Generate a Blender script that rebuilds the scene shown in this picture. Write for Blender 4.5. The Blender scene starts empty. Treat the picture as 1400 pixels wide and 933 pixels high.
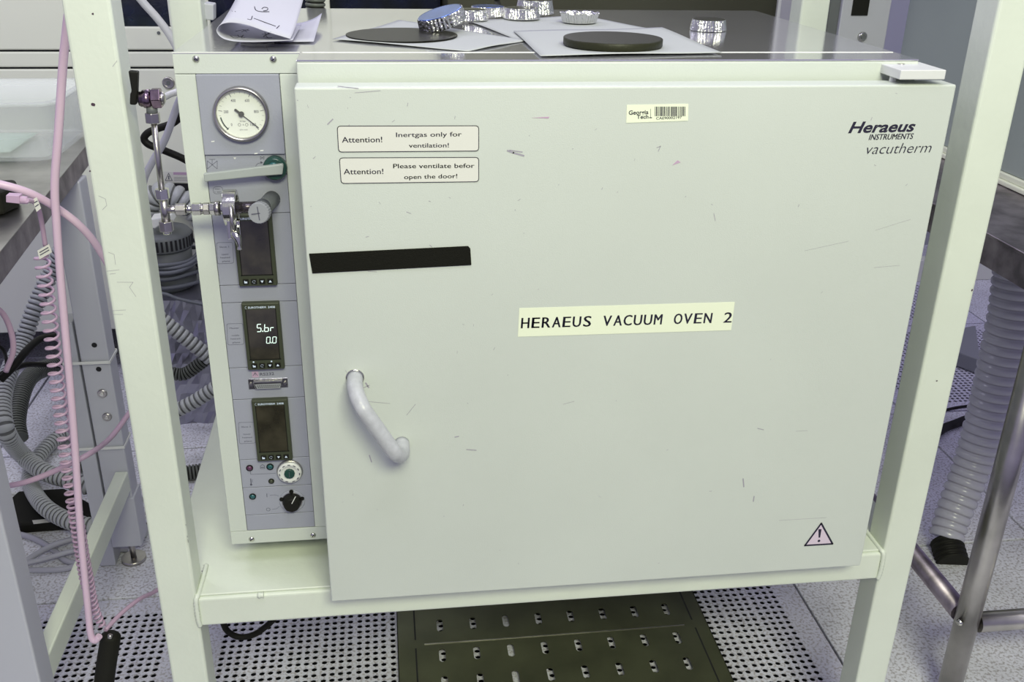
import bpy, bmesh, math, random
from mathutils import Vector, Matrix
random.seed(7)
C = bpy.context.scene.collection
# ------------------------------------------------------------------ camera
F = 1336.417
RM = Matrix(((0.99188, 0.03734, -0.12155), (-0.12687, 0.40979, -0.90330), (0.01610, 0.91141, 0.41120)))
CR = (1.1470, -0.0173, -0.1272)
from mathutils import Euler
RM = Euler(CR, 'XYZ').to_matrix()
CP = Vector((0.0952, -1.1060, 0.8904))
cam = bpy.data.cameras.new('camera'); cam.sensor_width = 36; cam.lens = F / 1400 * 36; cam.clip_start = 0.02
co = bpy.data.objects.new('camera', cam); C.objects.link(co)
co.location = CP; co.rotation_euler = CR
bpy.context.scene.camera = co
# ------------------------------------------------------------------ world, lights, exposure
w = bpy.data.worlds.new('world'); bpy.context.scene.world = w; w.use_nodes = True
w.node_tree.nodes['Background'].inputs[0].default_value = (0.66, 0.62, 1.0, 1)
w.node_tree.nodes['Background'].inputs[1].default_value = 0.43
def area(name, loc, rot, sx, sy, power, col):
    l = bpy.data.lights.new(name, 'AREA'); l.shape = 'RECTANGLE'; l.size = sx; l.size_y = sy; l.energy = power; l.color = col
    o = bpy.data.objects.new(name, l); C.objects.link(o); o.location = loc; o.rotation_euler = rot
area('ceiling_light', (0.45, -2.15, 2.05), (math.radians(47), 0, 0), 1.1, 0.6, 66, (0.97, 1.0, 0.72))
for lx, ly, e in ((0.3, -0.6, .5), (-1.3, 0.9, .6), (1.9, 0.6, .6), (0.4, 2.2, .6)):
    area('ceiling_light', (lx, ly, 2.05), (0, 0, 0), 1.2, 0.6, 28 * e, (0.88, 0.87, 1.0))
vs = bpy.context.scene.view_settings
vs.view_transform = 'Standard'; vs.look = 'None'; vs.gamma = 1; vs.use_curve_mapping = False
vs.exposure = 0.0
# ------------------------------------------------------------------ pixel helpers
def at(px, py, x=None, y=None, z=None):
    d = RM @ Vector(((px - 700) / F, -(py - 466.5) / F, -1.0))
    i, v = (0, x) if x is not None else (1, y) if y is not None else (2, z)
    return CP + d * ((v - CP[i]) / d[i])
# ------------------------------------------------------------------ materials
def mat(name, col, rough=.5, metal=0., bump=0., bscale=60., var=0., vscale=8., spec=.5, alpha=1., trans=0., emit=0., coat=0., col2=None, aniso=0):
    m = bpy.data.materials.new(name); m.use_nodes = True; nt = m.node_tree; b = nt.nodes['Principled BSDF']
    b.inputs['Base Color'].default_value = (*col, 1); b.inputs['Roughness'].default_value = rough; b.inputs['Metallic'].default_value = metal
    b.inputs['Specular IOR Level'].default_value = spec; b.inputs['Alpha'].default_value = alpha
    b.inputs['Transmission Weight'].default_value = trans; b.inputs['Coat Weight'].default_value = coat
    if emit:
        b.inputs['Emission Color'].default_value = (*col, 1); b.inputs['Emission Strength'].default_value = emit
    tc = nt.nodes.new('ShaderNodeTexCoord')
    if var or col2:
        n = nt.nodes.new('ShaderNodeTexNoise'); n.inputs['Scale'].default_value = vscale; n.inputs['Detail'].default_value = 5
        nt.links.new(tc.outputs['Object'], n.inputs['Vector'])
        mx = nt.nodes.new('ShaderNodeValToRGB')
        c2 = col2 or tuple(c * (1 - var) for c in col)
        mx.color_ramp.elements[0].position = .35; mx.color_ramp.elements[1].position = .65
        mx.color_ramp.elements[0].color = (*c2, 1); mx.color_ramp.elements[1].color = (*col, 1)
        nt.links.new(n.outputs['Fac'], mx.inputs[0]); nt.links.new(mx.outputs[0], b.inputs['Base Color'])
    if bump:
        n = nt.nodes.new('ShaderNodeTexNoise'); n.inputs['Scale'].default_value = bscale; n.inputs['Detail'].default_value = 3
        nt.links.new(tc.outputs['Object'], n.inputs['Vector'])
        bp = nt.nodes.new('ShaderNodeBump'); bp.inputs['Strength'].default_value = bump; bp.inputs['Distance'].default_value = .002
        nt.links.new(n.outputs['Fac'], bp.inputs['Height']); nt.links.new(bp.outputs[0], b.inputs['Normal'])
    return m
M = {}
M['door'] = mat('door_paint', (.585, .625, .56), .42, bump=.12, bscale=700, var=.05, vscale=3)
M['paint'] = mat('cream_paint', (.60, .64, .58), .42, bump=.1, bscale=500, var=.04, vscale=4)
M['frame'] = mat('frame_paint', (.70, .75, .635), .40, bump=.15, bscale=120, var=.05, vscale=9)
M['topm'] = mat('polished_top_panel', (.74, .74, .76), .11, metal=.85, bump=.03, bscale=200, var=.12, vscale=6)
M['plate'] = mat('grey_panel', (.33, .34, .40), .5, bump=.1, bscale=400)
M['seam'] = mat('dark_gap', (.02, .02, .03), .8)
M['olive'] = mat('olive_black_plastic', (.045, .052, .028), .45)
M['screen'] = mat('dark_screen', (.05, .045, .03), .12, coat=.5, var=.5, vscale=40)
M['digit'] = mat('lit_digit', (.75, .95, .85), .5, emit=.6)
M['prt'] = mat('pale_print', (.7, .8, .95), .5)
M['ink'] = mat('black_ink', (.012, .01, .03), .6)
M['ink2'] = mat('grey_ink', (.08, .08, .11), .6)
M['pink'] = mat('pink_plastic', (.66, .49, .60), .35)
M['pinkd'] = mat('pink_cable', (.50, .35, .47), .4)
M['chrome'] = mat('polished_steel', (.60, .60, .54), .16, metal=1, bump=.1, bscale=90)
M['steel'] = mat('brushed_steel', (.56, .54, .51), .30, metal=1, bump=.08, bscale=60, var=.35, vscale=12)
M['steeld'] = mat('stained_steel', (.42, .37, .41), .42, metal=1, bump=.1, bscale=60, var=.5, vscale=25)
M['brass'] = mat('purplish_brass', (.30, .22, .27), .25, metal=1, var=.4, vscale=90)
M['black'] = mat('black_plastic', (.010, .010, .007), .5, spec=.2)
M['rubber'] = mat('black_rubber', (.011, .011, .007), .6, spec=.2)
M['foil'] = mat('aluminium_foil', (.72, .72, .70), .2, metal=1, bump=.9, bscale=220)
M['foilflat'] = mat('mirror_foil', (.55, .56, .55), .12, metal=1)
M['bluereflect'] = mat('foil_blue_reflection', (.10, .20, .62), .15, metal=.8, var=.3, vscale=40)  # blue window reflection on plain foil, painted as base colour
M['wafer'] = mat('black_wafer', (.010, .010, .006), .35, spec=.08)
M['disc'] = mat('dark_disc', (.022, .023, .010), .45, bump=.2, bscale=300, spec=.25)
M['wipe'] = mat('cloth_wipe', (.43, .45, .43), .8, bump=.3, bscale=400)
M['paper'] = mat('paper', (.50, .50, .56), .75, var=.05)
M['label'] = mat('label_paper', (.80, .85, .64), .55)
M['label2'] = mat('label_clear', (.69, .69, .62), .5)
M['labelp'] = mat('label_pink', (.66, .56, .64), .5)
M['white'] = mat('white_plastic', (.68, .69, .66), .4)
M['dial'] = mat('dial_face', (.76, .79, .70), .5)
M['teal'] = mat('teal_plastic', (.02, .10, .11), .25)
M['green'] = mat('green_knob', (.018, .06, .048), .25)
M['lever'] = mat('pale_lever', (.36, .39, .37), .4)
M['purple'] = mat('purple_lamp', (.10, .03, .08), .3)
M['greyp'] = mat('grey_plastic', (.27, .28, .29), .45)
M['hose'] = mat('grey_ribbed_hose', (.44, .46, .44), .35)
M['groove'] = mat('hose_groove_shade', (.13, .135, .125), .6)  # shade between the ribs, painted as a darker colour
M['grooveshadet'] = mat('smoky_hose_groove_shade', (.30, .29, .33), .5)  # same painted rib shade, for the smoky duct hose
M['bsteel'] = mat('blackened_steel', (.07, .06, .07), .25, metal=.7)
M['hosed'] = mat('dark_ribbed_hose', (.10, .11, .09), .45)
M['hoset'] = mat('smoky_hose', (.45, .45, .50), .25, spec=.6)
M['cable'] = mat('grey_cable', (.42, .42, .47), .5)
M['coilc'] = mat('slate_cable', (.13, .14, .16), .5)
M['pump'] = mat('dark_grey_casing', (.12, .13, .13), .5)
M['equip'] = mat('equipment_white', (.76, .78, .66), .4)
M['equipg'] = mat('equipment_grey', (.47, .48, .52), .4)
M['window'] = mat('dark_blue_glass', (.006, .009, .03), .08, col2=(.002, .003, .004), vscale=14)
M['darkcab'] = mat('olive_dark_panel', (.055, .055, .035), .3)
M['bluegrey'] = mat('blue_grey_panel', (.34, .385, .38), .35, var=.1, vscale=2)
M['tub'] = mat('translucent_tub', (.74, .79, .74), .25, alpha=.32)
M['bag'] = mat('green_tinted_film', (.66, .85, .70), .35, alpha=.6)
M['under'] = mat('underfloor', (.012, .012, .014), .9)
M['glass'] = mat('gauge_glass', (1, 1, 1), .02, alpha=.05, spec=.3)
M['handle'] = mat('handle_enamel', (.50, .51, .53), .35, bump=.3, bscale=150, var=.12, vscale=120)
M['scuff'] = mat('scuff_mark', (.34, .32, .37), .7)
M['chip'] = mat('paint_chip', (.06, .03, .05), .7)
M['lip'] = mat('white_lip', (.75, .76, .72), .3)
def tilemat(name, base, dark):
    m = mat(name, base, .5); nt = m.node_tree; b = nt.nodes['Principled BSDF']
    tc = nt.nodes.new('ShaderNodeTexCoord'); v = nt.nodes.new('ShaderNodeTexNoise'); v.inputs['Scale'].default_value = 170; v.inputs['Detail'].default_value = 2
    nt.links.new(tc.outputs['Object'], v.inputs['Vector'])
    r = nt.nodes.new('ShaderNodeValToRGB'); e = r.color_ramp.elements
    e[0].position = .36; e[0].color = (*dark, 1); e[1].position = .52; e[1].color = (*base, 1)
    nt.links.new(v.outputs['Fac'], r.inputs[0])
    n = nt.nodes.new('ShaderNodeTexNoise'); n.inputs['Scale'].default_value = 9
    nt.links.new(tc.outputs['Object'], n.inputs['Vector'])
    mx = nt.nodes.new('ShaderNodeMixRGB'); mx.blend_type = 'MULTIPLY'; mx.inputs[0].default_value = .35
    nt.links.new(r.outputs[0], mx.inputs[1]); nt.links.new(n.outputs['Fac'], mx.inputs[2]); nt.links.new(mx.outputs[0], b.inputs['Base Color'])
    return m
M['tile'] = tilemat('speckled_floor_tile', (.90, .91, .96), (.52, .50, .50))
M['ptile'] = tilemat('perforated_tile', (.84, .84, .95), (.55, .52, .55))
M['damper'] = mat('olive_damper_sheet', (.088, .095, .052), .32, metal=.3, bump=.05, bscale=60, var=.3, vscale=10)
# ------------------------------------------------------------------ mesh builder
class MB:
    def __init__(s): s.v = []; s.f = []; s.m = []; s.cur = 0; s.sm = []
    def add(s, vs_, fs_, smooth=False):
        o = len(s.v); s.v += [Vector(a) for a in vs_]
        for f in fs_: s.f.append([i + o for i in f]); s.m.append(s.cur); s.sm.append(smooth)
        return s
    def box(s, x0, x1, y0, y1, z0, z1):
        x0, x1 = sorted((x0, x1)); y0, y1 = sorted((y0, y1)); z0, z1 = sorted((z0, z1))
        return s.add([(x, y, z) for x in (x0, x1) for y in (y0, y1) for z in (z0, z1)],
                     [(0, 1, 3, 2), (4, 6, 7, 5), (0, 4, 5, 1), (2, 3, 7, 6), (0, 2, 6, 4), (1, 5, 7, 3)])
    def ring_tube(s, rings, closed=False, caps=True, smooth=True):
        n = len(rings[0]); vs_ = [p for r in rings for p in r]; fs_ = []; k = len(rings)
        for i in range(k if closed else k - 1):
            a, b = i * n, ((i + 1) % k) * n
            for j in range(n): fs_.append((a + j, a + (j + 1) % n, b + (j + 1) % n, b + j))
        s.add(vs_, fs_, smooth)
        if caps and not closed:
            o = len(s.v) - len(vs_)
            s.f.append([o + j for j in range(n)][::-1]); s.m.append(s.cur); s.sm.append(False)
            s.f.append([o + (k - 1) * n + j for j in range(n)]); s.m.append(s.cur); s.sm.append(False)
        return s
    def tube(s, pts, r, n=10, caps=True, smooth=True):
        pts = [Vector(p) for p in pts]; rs = r if isinstance(r, (list, tuple)) else [r] * len(pts)
        t0 = (pts[1] - pts[0]).normalized(); up = Vector((0, 0, 1)) if abs(t0.z) < .9 else Vector((1, 0, 0))
        u = t0.cross(up).normalized(); rings = []
        for i, p in enumerate(pts):
            t = (pts[min(i + 1, len(pts) - 1)] - pts[max(i - 1, 0)])
            t = t.normalized() if t.length > 1e-9 else t0
            u = (u - t * u.dot(t)); u = u.normalized() if u.length > 1e-6 else t.orthogonal().normalized()
            w_ = t.cross(u)
            rings.append([p + (u * math.cos(2 * math.pi * j / n) + w_ * math.sin(2 * math.pi * j / n)) * rs[i] for j in range(n)])
        return s.ring_tube(rings, caps=caps, smooth=smooth)
    def cyl(s, a, b, r, n=20, r2=None, smooth=True): return s.tube([a, b], [r, r if r2 is None else r2], n, smooth=smooth)
    def lathe(s, c, axis, prof, n=32, smooth=True, rmod=None):
        c = Vector(c); ax = Vector(axis).normalized(); u = ax.orthogonal().normalized(); w_ = ax.cross(u); rings = []
        for (r, h) in prof:
            rings.append([c + ax * h + (u * math.cos(2 * math.pi * j / n) + w_ * math.sin(2 * math.pi * j / n)) * (r * (rmod(j, r) if rmod else 1)) for j in range(n)])
        return s.ring_tube(rings, smooth=smooth)
    def prism(s, pts, d):          # polygon extruded by vector d
        pts = [Vector(p) for p in pts]; d = Vector(d); n = len(pts)
        return s.add(pts + [p + d for p in pts], [list(range(n)), list(range(2 * n - 1, n - 1, -1))] + [(i, i + n, (i + 1) % n + n, (i + 1) % n) for i in range(n)])
    def grid(s, rows, smooth=True):
        n = len(rows[0]); return s.add([p for r in rows for p in r], [(i * n + j, i * n + j + 1, (i + 1) * n + j + 1, (i + 1) * n + j) for i in range(len(rows) - 1) for j in range(n - 1)], smooth)
    def build(s, name, mats, parent=None, bevel=0, seg=2, solid=0, origin=None):
        org = Vector(origin) if origin is not None else ROOT.get(parent.name, Vector()) if parent else Vector()
        me = bpy.data.meshes.new(name); me.from_pydata([v - org for v in s.v], [], s.f)
        if not isinstance(mats, (list, tuple)): mats = [mats]
        for m in mats: me.materials.append(M[m] if isinstance(m, str) else m)
        for p, mi, sm in zip(me.polygons, s.m, s.sm): p.material_index = mi; p.use_smooth = sm
        me.update()
        bm = bmesh.new(); bm.from_mesh(me); bmesh.ops.recalc_face_normals(bm, faces=bm.faces); bm.to_mesh(me); bm.free()
        o = bpy.data.objects.new(name, me); C.objects.link(o)
        if parent: o.parent = parent
        else: o.location = org
        ROOT[o.name] = org
        if solid:
            md = o.modifiers.new('solid', 'SOLIDIFY'); md.thickness = solid; md.offset = 0
        if bevel:
            md = o.modifiers.new('bevel', 'BEVEL'); md.width = bevel; md.segments = seg; md.limit_method = 'ANGLE'; md.harden_normals = False
        return o
ROOT = {}
def thing(name, label, cat, loc, group=None):
    o = bpy.data.objects.new(name, None); C.objects.link(o); o.location = loc; ROOT[o.name] = Vector(loc); o.empty_display_size = .02
    o['label'] = label; o['category'] = cat
    if group: o['group'] = group
    return o
def tag(o, label, cat, group=None, kind=None):
    o['label'] = label; o['category'] = cat
    if group: o['group'] = group
    if kind: o['kind'] = kind
    return o
def solo(mb, name, mats, label, cat, group=None, **k):      # one-mesh thing with its origin at its base
    lo = Vector([min(v[i] for v in mb.v) for i in range(3)]); hi = Vector([max(v[i] for v in mb.v) for i in range(3)])
    return tag(mb.build(name, mats, None, origin=((lo.x + hi.x) / 2, (lo.y + hi.y) / 2, lo.z), **k), label, cat, group)
def struct(o): o['kind'] = 'structure'; return o
def smooth_path(pts, k=8):
    pts = [Vector(p) for p in pts]; P = [pts[0] * 2 - pts[1]] + pts + [pts[-1] * 2 - pts[-2]]; out = []
    for i in range(1, len(P) - 2):
        for j in range(k):
            t = j / k; a, b, c, d = P[i - 1:i + 3]
            out.append(.5 * (2 * b + (c - a) * t + (2 * a - 5 * b + 4 * c - d) * t * t + (3 * b - a - 3 * c + d) * t ** 3))
    return out + [pts[-1]]
def resample(pts, step):
    out = [pts[0]]; acc = 0
    for a, b in zip(pts, pts[1:]):
        L = (b - a).length; t = step - acc
        while t < L: out.append(a + (b - a) * (t / L)); t += step
        acc = (acc + L) % step
    return out
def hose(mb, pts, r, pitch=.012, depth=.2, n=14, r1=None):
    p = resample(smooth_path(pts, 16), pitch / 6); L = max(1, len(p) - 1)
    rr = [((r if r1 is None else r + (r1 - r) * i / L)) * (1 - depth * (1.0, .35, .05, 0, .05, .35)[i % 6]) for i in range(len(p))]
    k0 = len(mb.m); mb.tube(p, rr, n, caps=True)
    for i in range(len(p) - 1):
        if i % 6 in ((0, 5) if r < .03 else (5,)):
            for j in range(n): mb.m[k0 + i * n + j] = 1  # groove faces get the darker slot, painted shade
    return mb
# --------- flat printing: text outlines from Blender's own font
_tc = {}
def glyph(s_, bold=0., shear=0.):
    k = (s_, bold, shear)
    if k not in _tc:
        cu = bpy.data.curves.new('t', 'FONT'); cu.body = s_; cu.size = 1; cu.offset = bold; cu.shear = shear; cu.resolution_u = 3
        o = bpy.data.objects.new('t', cu); C.objects.link(o); bpy.context.view_layer.update()
        dg = bpy.context.evaluated_depsgraph_get(); me = o.evaluated_get(dg).to_mesh()
        _tc[k] = ([(v.co.x, v.co.y) for v in me.vertices], [list(p.vertices) for p in me.polygons])
        o.evaluated_get(dg).to_mesh_clear(); bpy.data.objects.remove(o); bpy.data.curves.remove(cu)
    return _tc[k]
CAP = .729
def text(mb, s_, p0, p1, h, plane_y, bold=0., shear=0., mono=False, fat=0):
    if fat: text(mb, s_, (p0[0] + fat * 1200, p0[1]), (p1[0] + fat * 1200, p1[1]), h, plane_y, bold, shear, mono)
    """baseline from pixel p0 to pixel p1, cap height h (metres), printed on the plane y=plane_y"""
    A = at(*p0, y=plane_y); B = at(*p1, y=plane_y); U = (B - A); L = U.length; U.normalize(); V = Vector((0, 0, 1)); V = (V - U * V.dot(U)).normalized()
    sc = h / CAP
    if mono:
        pit = L / len(s_)
        for i, ch in enumerate(s_):
            if ch == ' ': continue
            vs_, fs_ = glyph(ch, bold, shear); x0 = min(v[0] for v in vs_); x1 = max(v[0] for v in vs_)
            wd = min((x1 - x0) * sc * 1.18, pit * .80); kx = wd / max(x1 - x0, 1e-6); off = pit * (i + .5) - wd / 2
            mb.add([A + U * (off + (x - x0) * kx) + V * (y * sc) for x, y in vs_], fs_)
    else:
        vs_, fs_ = glyph(s_, bold, shear); x0 = min(v[0] for v in vs_); x1 = max(v[0] for v in vs_); kx = L / (x1 - x0)
        mb.add([A + U * ((x - x0) * kx) + V * (y * sc) for x, y in vs_], fs_)
def stroke(mb, pts, wd, plane_y, closed=False):
    """flat line on the plane y=plane_y through world (x,z) pairs"""
    pts = [Vector((p[0], p[1])) for p in pts]
    if closed: pts = pts + [pts[0]]
    for a, b in zip(pts, pts[1:]):
        d = (b - a); 
        if d.length < 1e-7: continue
        d.normalize(); n = Vector((-d.y, d.x)) * wd / 2; e = d * wd * .35
        q = [a - n - e, b - n + e, b + n + e, a + n - e]; mb.add([(v.x, plane_y, v.y) for v in q], [(0, 1, 2, 3)])
def pxl(pts, plane_y): return [(lambda v: (v.x, v.z))(at(*p, y=plane_y)) for p in pts]
def circ(cx, cz, r, n=20, a0=0, a1=2 * math.pi): return [(cx + r * math.cos(a0 + (a1 - a0) * i / n), cz + r * math.sin(a0 + (a1 - a0) * i / n)) for i in range(n + 1)]
def rrect(mb, pts_px, plane_y, wd, rad=.003):
    P = [Vector(p) for p in pxl(pts_px, plane_y)]; out = []
    for i in range(4):
        p = P[i]; a = (P[i - 1] - p).normalized(); b = (P[(i + 1) % 4] - p).normalized()
        for t in range(5):
            t /= 4; out.append(p + a * rad * (1 - t) ** 2 + b * rad * t ** 2)
    stroke(mb, [(o.x, o.y) for o in out], wd, plane_y, True); return out
def sheet(mb, poly, y0, th): mb.prism([(p[0], y0, p[1]) for p in poly], (0, -th, 0))
W, H, T = .7726, .6999, .7227; YP = .1049; YB = .045; BL = -.1447; BR = .7447; PB = .0313; ZF = -.447; SZ = -.0092
YD = .612                                                   # back of the oven
# ================================================================== SETTING
fl = MB().box(-3, 5, -2, 5.2, -.62, -.60).build('floor', 'under'); struct(fl)
def solid_tile():
    m = MB().box(-.3095, .3095, -.303, .303, -.03, 0); return m
def perf_tile(wx=.3095, wy=.303, G=8, K=4, gp=.0655, hp=.0157, hr=.0056, my=.0640):
    m = MB(); N = G * K
    def lines(g, h, half):
        c = [-(G - 1) * g / 2 - (K - 1) * h / 2 + i * g + j * h for i in range(G) for j in range(K)]
        e = [-half] + [c[0] - h / 2] + [(a + b) / 2 for a, b in zip(c, c[1:])] + [c[-1] + h / 2] + [half]; return c, e
    cx, ex = lines(gp, hp, wx); cy, ey = lines(my, hp, wy)
    for i in range(N + 2):
        for j in range(N + 2):
            x0, x1, y0, y1 = ex[i], ex[i + 1], ey[j], ey[j + 1]
            if i in (0, N + 1) or j in (0, N + 1): m.add([(x0, y0, 0), (x1, y0, 0), (x1, y1, 0), (x0, y1, 0)], [(0, 1, 2, 3)]); continue
            a, b = cx[i - 1], cy[j - 1]; s_ = math.sqrt(.5) * hr
            hv = [(a - s_, b - s_), (a, b - hr), (a + s_, b - s_), (a + hr, b), (a + s_, b + s_), (a, b + hr), (a - s_, b + s_), (a - hr, b)]
            ov = [(x0, y0), (a, y0), (x1, y0), (x1, b), (x1, y1), (a, y1), (x0, y1), (x0, b)]
            m.add([(x, y, 0) for x, y in ov] + [(x, y, 0) for x, y in hv] + [(x, y, -.0025) for x, y in hv],
                  [(k, (k + 1) % 8, 8 + (k + 1) % 8, 8 + k) for k in range(8)] + [(8 + k, 8 + (k + 1) % 8, 16 + (k + 1) % 8, 16 + k) for k in range(8)])
    m.box(-wx, wx, -wy, -wy + .001, -.03, -.0003).box(-wx, wx, wy - .001, wy, -.03, -.0003).box(-wx, -wx + .001, -wy, wy, -.03, -.0003).box(wx - .001, wx, -wy, wy, -.03, -.0003)
    return m
t_s = solid_tile().build('floor_tile', 'tile', fl, bevel=.0012, seg=1); t_p = perf_tile().build('perforated_floor_tile', 'ptile', fl)
first = {t_s.name: True, t_p.name: True}
perf = {(-2, 0), (-1, 0), (0, 0), (2, 2), (2, 3)}
for i in range(-3, 6):
    for j in range(-1, 7):
        src = t_p if (i, j) in perf else t_s
        if first[src.name]: o = src; first[src.name] = False
        else: o = src.copy(); C.objects.link(o); o.parent = fl
        o.location = (.315 + .625 * i + .3125, .612 * j + .306, ZF)
wb = MB().box(-3, 5, 4.6, 4.7, -.6, 2.2).build('wall_back', 'equip'); struct(wb)
# ================================================================== EQUIPMENT FRAME
PZ1 = 1.25
fr = thing('equipment_rack', 'cream painted square tube steel rack holding the vacuum oven on its shelf', 'rack', (.32, .35, ZF))
posts = [(-.2402, -.1895, .0427, .0935), (.8317, .8836, .0414, .0922), (-.2402, -.1895, .604, .655), (.8317, .8836, .62, .671)]
for x0, x1, y0, y1 in posts: MB().box(x0, x1, y0, y1, ZF + .012, PZ1).build('post', 'frame', fr, bevel=.004, seg=3)
for x0, x1, y0, y1 in posts: MB().box(x0 + .008, x1 - .008, y0 + .008, y1 - .008, ZF, ZF + .012).build('foot', 'rubber', fr)
def rail(*a): return MB().box(*a).build('rail', 'frame', fr, bevel=.004, seg=3)
rail(-.1893, .8315, .0417, .09, -.0611, SZ - .0035); rail(-.1893, .8315, .606, .654, -.0611, SZ - .0035)
rail(-.2395, -.192, .0938, .6038, -.0611, SZ - .0035); rail(.834, .882, .0925, .6195, -.0611, SZ - .0035)
m = MB(); m.prism([(x, y, SZ - .0034) for x, y in ((-.186, .047), (.829, .047), (.829, .095), (.882, .095), (.882, .617), (.829, .617), (.829, .652), (-.186, .652), (-.186, .602), (-.2395, .602), (-.2395, .0955), (-.186, .0955))], (0, 0, .0034)); m.build('shelf_plate', 'frame', fr, bevel=.001, seg=1)
# weld beads
def bead(pts, r=.0035):
    m = MB(); p = resample(smooth_path(pts, 6), .0028)
    m.tube(p, [r * (.85 + .3 * (i % 2)) for i in range(len(p))], 8); m.build('weld_bead', 'frame', fr)
bead([(-.1895, .0418, -.061), (-.1905, .0405, -.045), (-.1905, .0405, -.025), (-.1893, .042, -.011), (-.1870, .050, SZ), (-.186, .09, SZ + .001), (-.186, .115, SZ + .001)])
bead([(.8313, .0418, -.061), (.8325, .0405, -.045), (.8325, .0405, -.025), (.8313, .042, -.011), (.8290, .050, SZ), (.8285, .11, SZ + .001)])
bead([(-.105, .0405, SZ - .003), (-.094, .0405, SZ - .0025)], .004)
# chips and holes on the posts
def chips(pts, plane_y, name, parent, m='chip'):
    mb = MB()
    for px, py, wx, wz in pts:
        c = at(px, py, y=plane_y); n = 7
        mb.add([(c.x + wx * math.cos(6.283 * k / n) * (.7 + .5 * random.random()), plane_y, c.z + wz * math.sin(6.283 * k / n) * (.7 + .5 * random.random())) for k in range(n)], [list(range(n))])
    return mb.build(name, m, parent)
o = chips([(127, 143, .0030, .0022), (127, 19, .0012, .0012), (123, 234, .0012, .0012)], .0423, 'paint_chip', fr); o['kind'] = 'stuff'
o = chips([(1329, 397, .0012, .0018), (1281, 521, .0015, .001)], .0410, 'paint_chip', fr); o['kind'] = 'stuff'
mb = MB()
for px, py, wz in ((257, 740, .003), (254, 718, .0012), (256, 734, .0016)):
    c = at(px, py, x=-.1893); mb.add([(-.1892, c.y + .0015 * math.cos(k), c.z + wz * math.sin(k)) for k in (0, 1.2, 2.2, 3.3, 4.3, 5.3)], [list(range(6))])
c = at(279, 781, z=SZ + .0005); mb.add([(c.x + .004 * math.cos(k), c.y + .002 * math.sin(k), c.z) for k in (0, 1, 2, 3, 4, 5)], [list(range(6))])
mb.build('paint_chip', 'chip', fr)['kind'] = 'stuff'
mb = MB()
for L in ([(135, 268), (144, 272), (146, 281), (140, 287)], [(148, 345), (156, 348), (158, 362)], [(146, 371), (155, 370), (163, 369)], [(160, 386), (182, 386), (177, 393), (186, 406)], [(154, 425), (172, 424)], [(155, 430), (168, 430)], [(160, 83), (154, 91)], [(150, 375), (158, 374)]):
    stroke(mb, pxl(L, .0424), .0004, .0424)
mb.build('scratch', 'scuff', fr)['kind'] = 'stuff'
# ================================================================== OVEN
ov = thing('vacuum_oven', 'large cream laboratory vacuum oven with wide flat door and control column', 'oven', (.3, .3, SZ))
b = MB().box(.0008, BR, YB, YD, PB, T - .0025).box(BL, .0008, YP + .004, YD, PB, T - .0025)
b.build('cabinet', 'paint', ov, bevel=.0015)
# top panel: L shaped, polished
m = MB(); L_ = [(BL, YP), (.0008, YP), (.0008, YB), (BR, YB), (BR, YD), (BL, YD)]
m.prism([(x, y, T - .0024) for x, y in L_], (0, 0, .0024)); m.build('top_panel', 'topm', ov, bevel=.0008, seg=1)
MB().box(.004, BR - .004, YP - .001, YP + .0005, T - .0002, T + .0006).build('top_seam', 'lip', ov)
m = MB().box(BL, .0008, YP + .0000, YP + .0012, T - .0008, T + .0006); m.build('top_edge', 'lip', ov)
for x, y in ((-.09, .30), (.68, .20), (-.09, .56), (.68, .56)): MB().cyl((x, y, SZ), (x, y, PB), .018).build('foot', 'rubber', ov)
# control column front: frame strips
def zc(y): return at(350, y, y=YP).z
def strip(x0, x1, z0, z1, d=.004): return MB().box(x0, x1, YP, YP + d, z0, z1)
strip(BL, .0004, .6985, T - .0008).build('header_strip', 'paint', ov, bevel=.0007)
strip(BL, -.1210, .0535, .6978).build('side_strip', 'paint', ov, bevel=.0007)
strip(-.0245, .0004, .0535, .6978).build('side_strip', 'paint', ov, bevel=.0007)
strip(BL, .0004, PB, .0528).build('bottom_strip', 'paint', ov, bevel=.0007)
MB().box(-.1212, -.0243, YP + .0036, YP + .006, .052, .700).build('panel_backing', 'seam', ov)
edges = [.6023, .5769, .5275, .4323, .4080, .3143, .2665, .1719, .1259, .0798, .0535]
gp = MB().box(-.1205, -.0249, YP - .003, YP + .0036, .6026, .6980).build('gauge_plate', 'plate', ov, bevel=.001)
plates = []
for z1, z0 in zip(edges, edges[1:]): plates.append(MB().box(-.1205, -.0249, YP + .0005, YP + .0036, z0 + .0004, z1 - .0004).build('panel_plate', 'plate', ov, bevel=.0004, seg=1))
YF = YP + .0003        # print plane of the plates
def screw(px, py, plane, r=.0042):
    c = at(px, py, y=plane); s_ = MB().lathe((c.x, plane + .001, c.z), (0, -1, 0), [(r, 0), (r, .0015), (r * .75, .0028), (r * .3, .0034)], 20).build('screw', 'chrome', ov)
    k = MB()
    for a in (.5, .5 + math.pi / 2): k.box(c.x - r * .55, c.x + r * .55, plane - .00265, plane - .0024, c.z - r * .11, c.z + r * .11)
    a = random.random()
    for v in k.v:
        dx, dz = v.x - c.x, v.z - c.z; v.x, v.z = c.x + dx * math.cos(a) - dz * math.sin(a), c.z + dx * math.sin(a) + dz * math.cos(a)
    k.build('screw_slot', 'seam', s_)
for p in ((268, 80.6), (373.6, 81), (344, 737.5), (428, 732)): screw(*p, YP)
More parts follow.
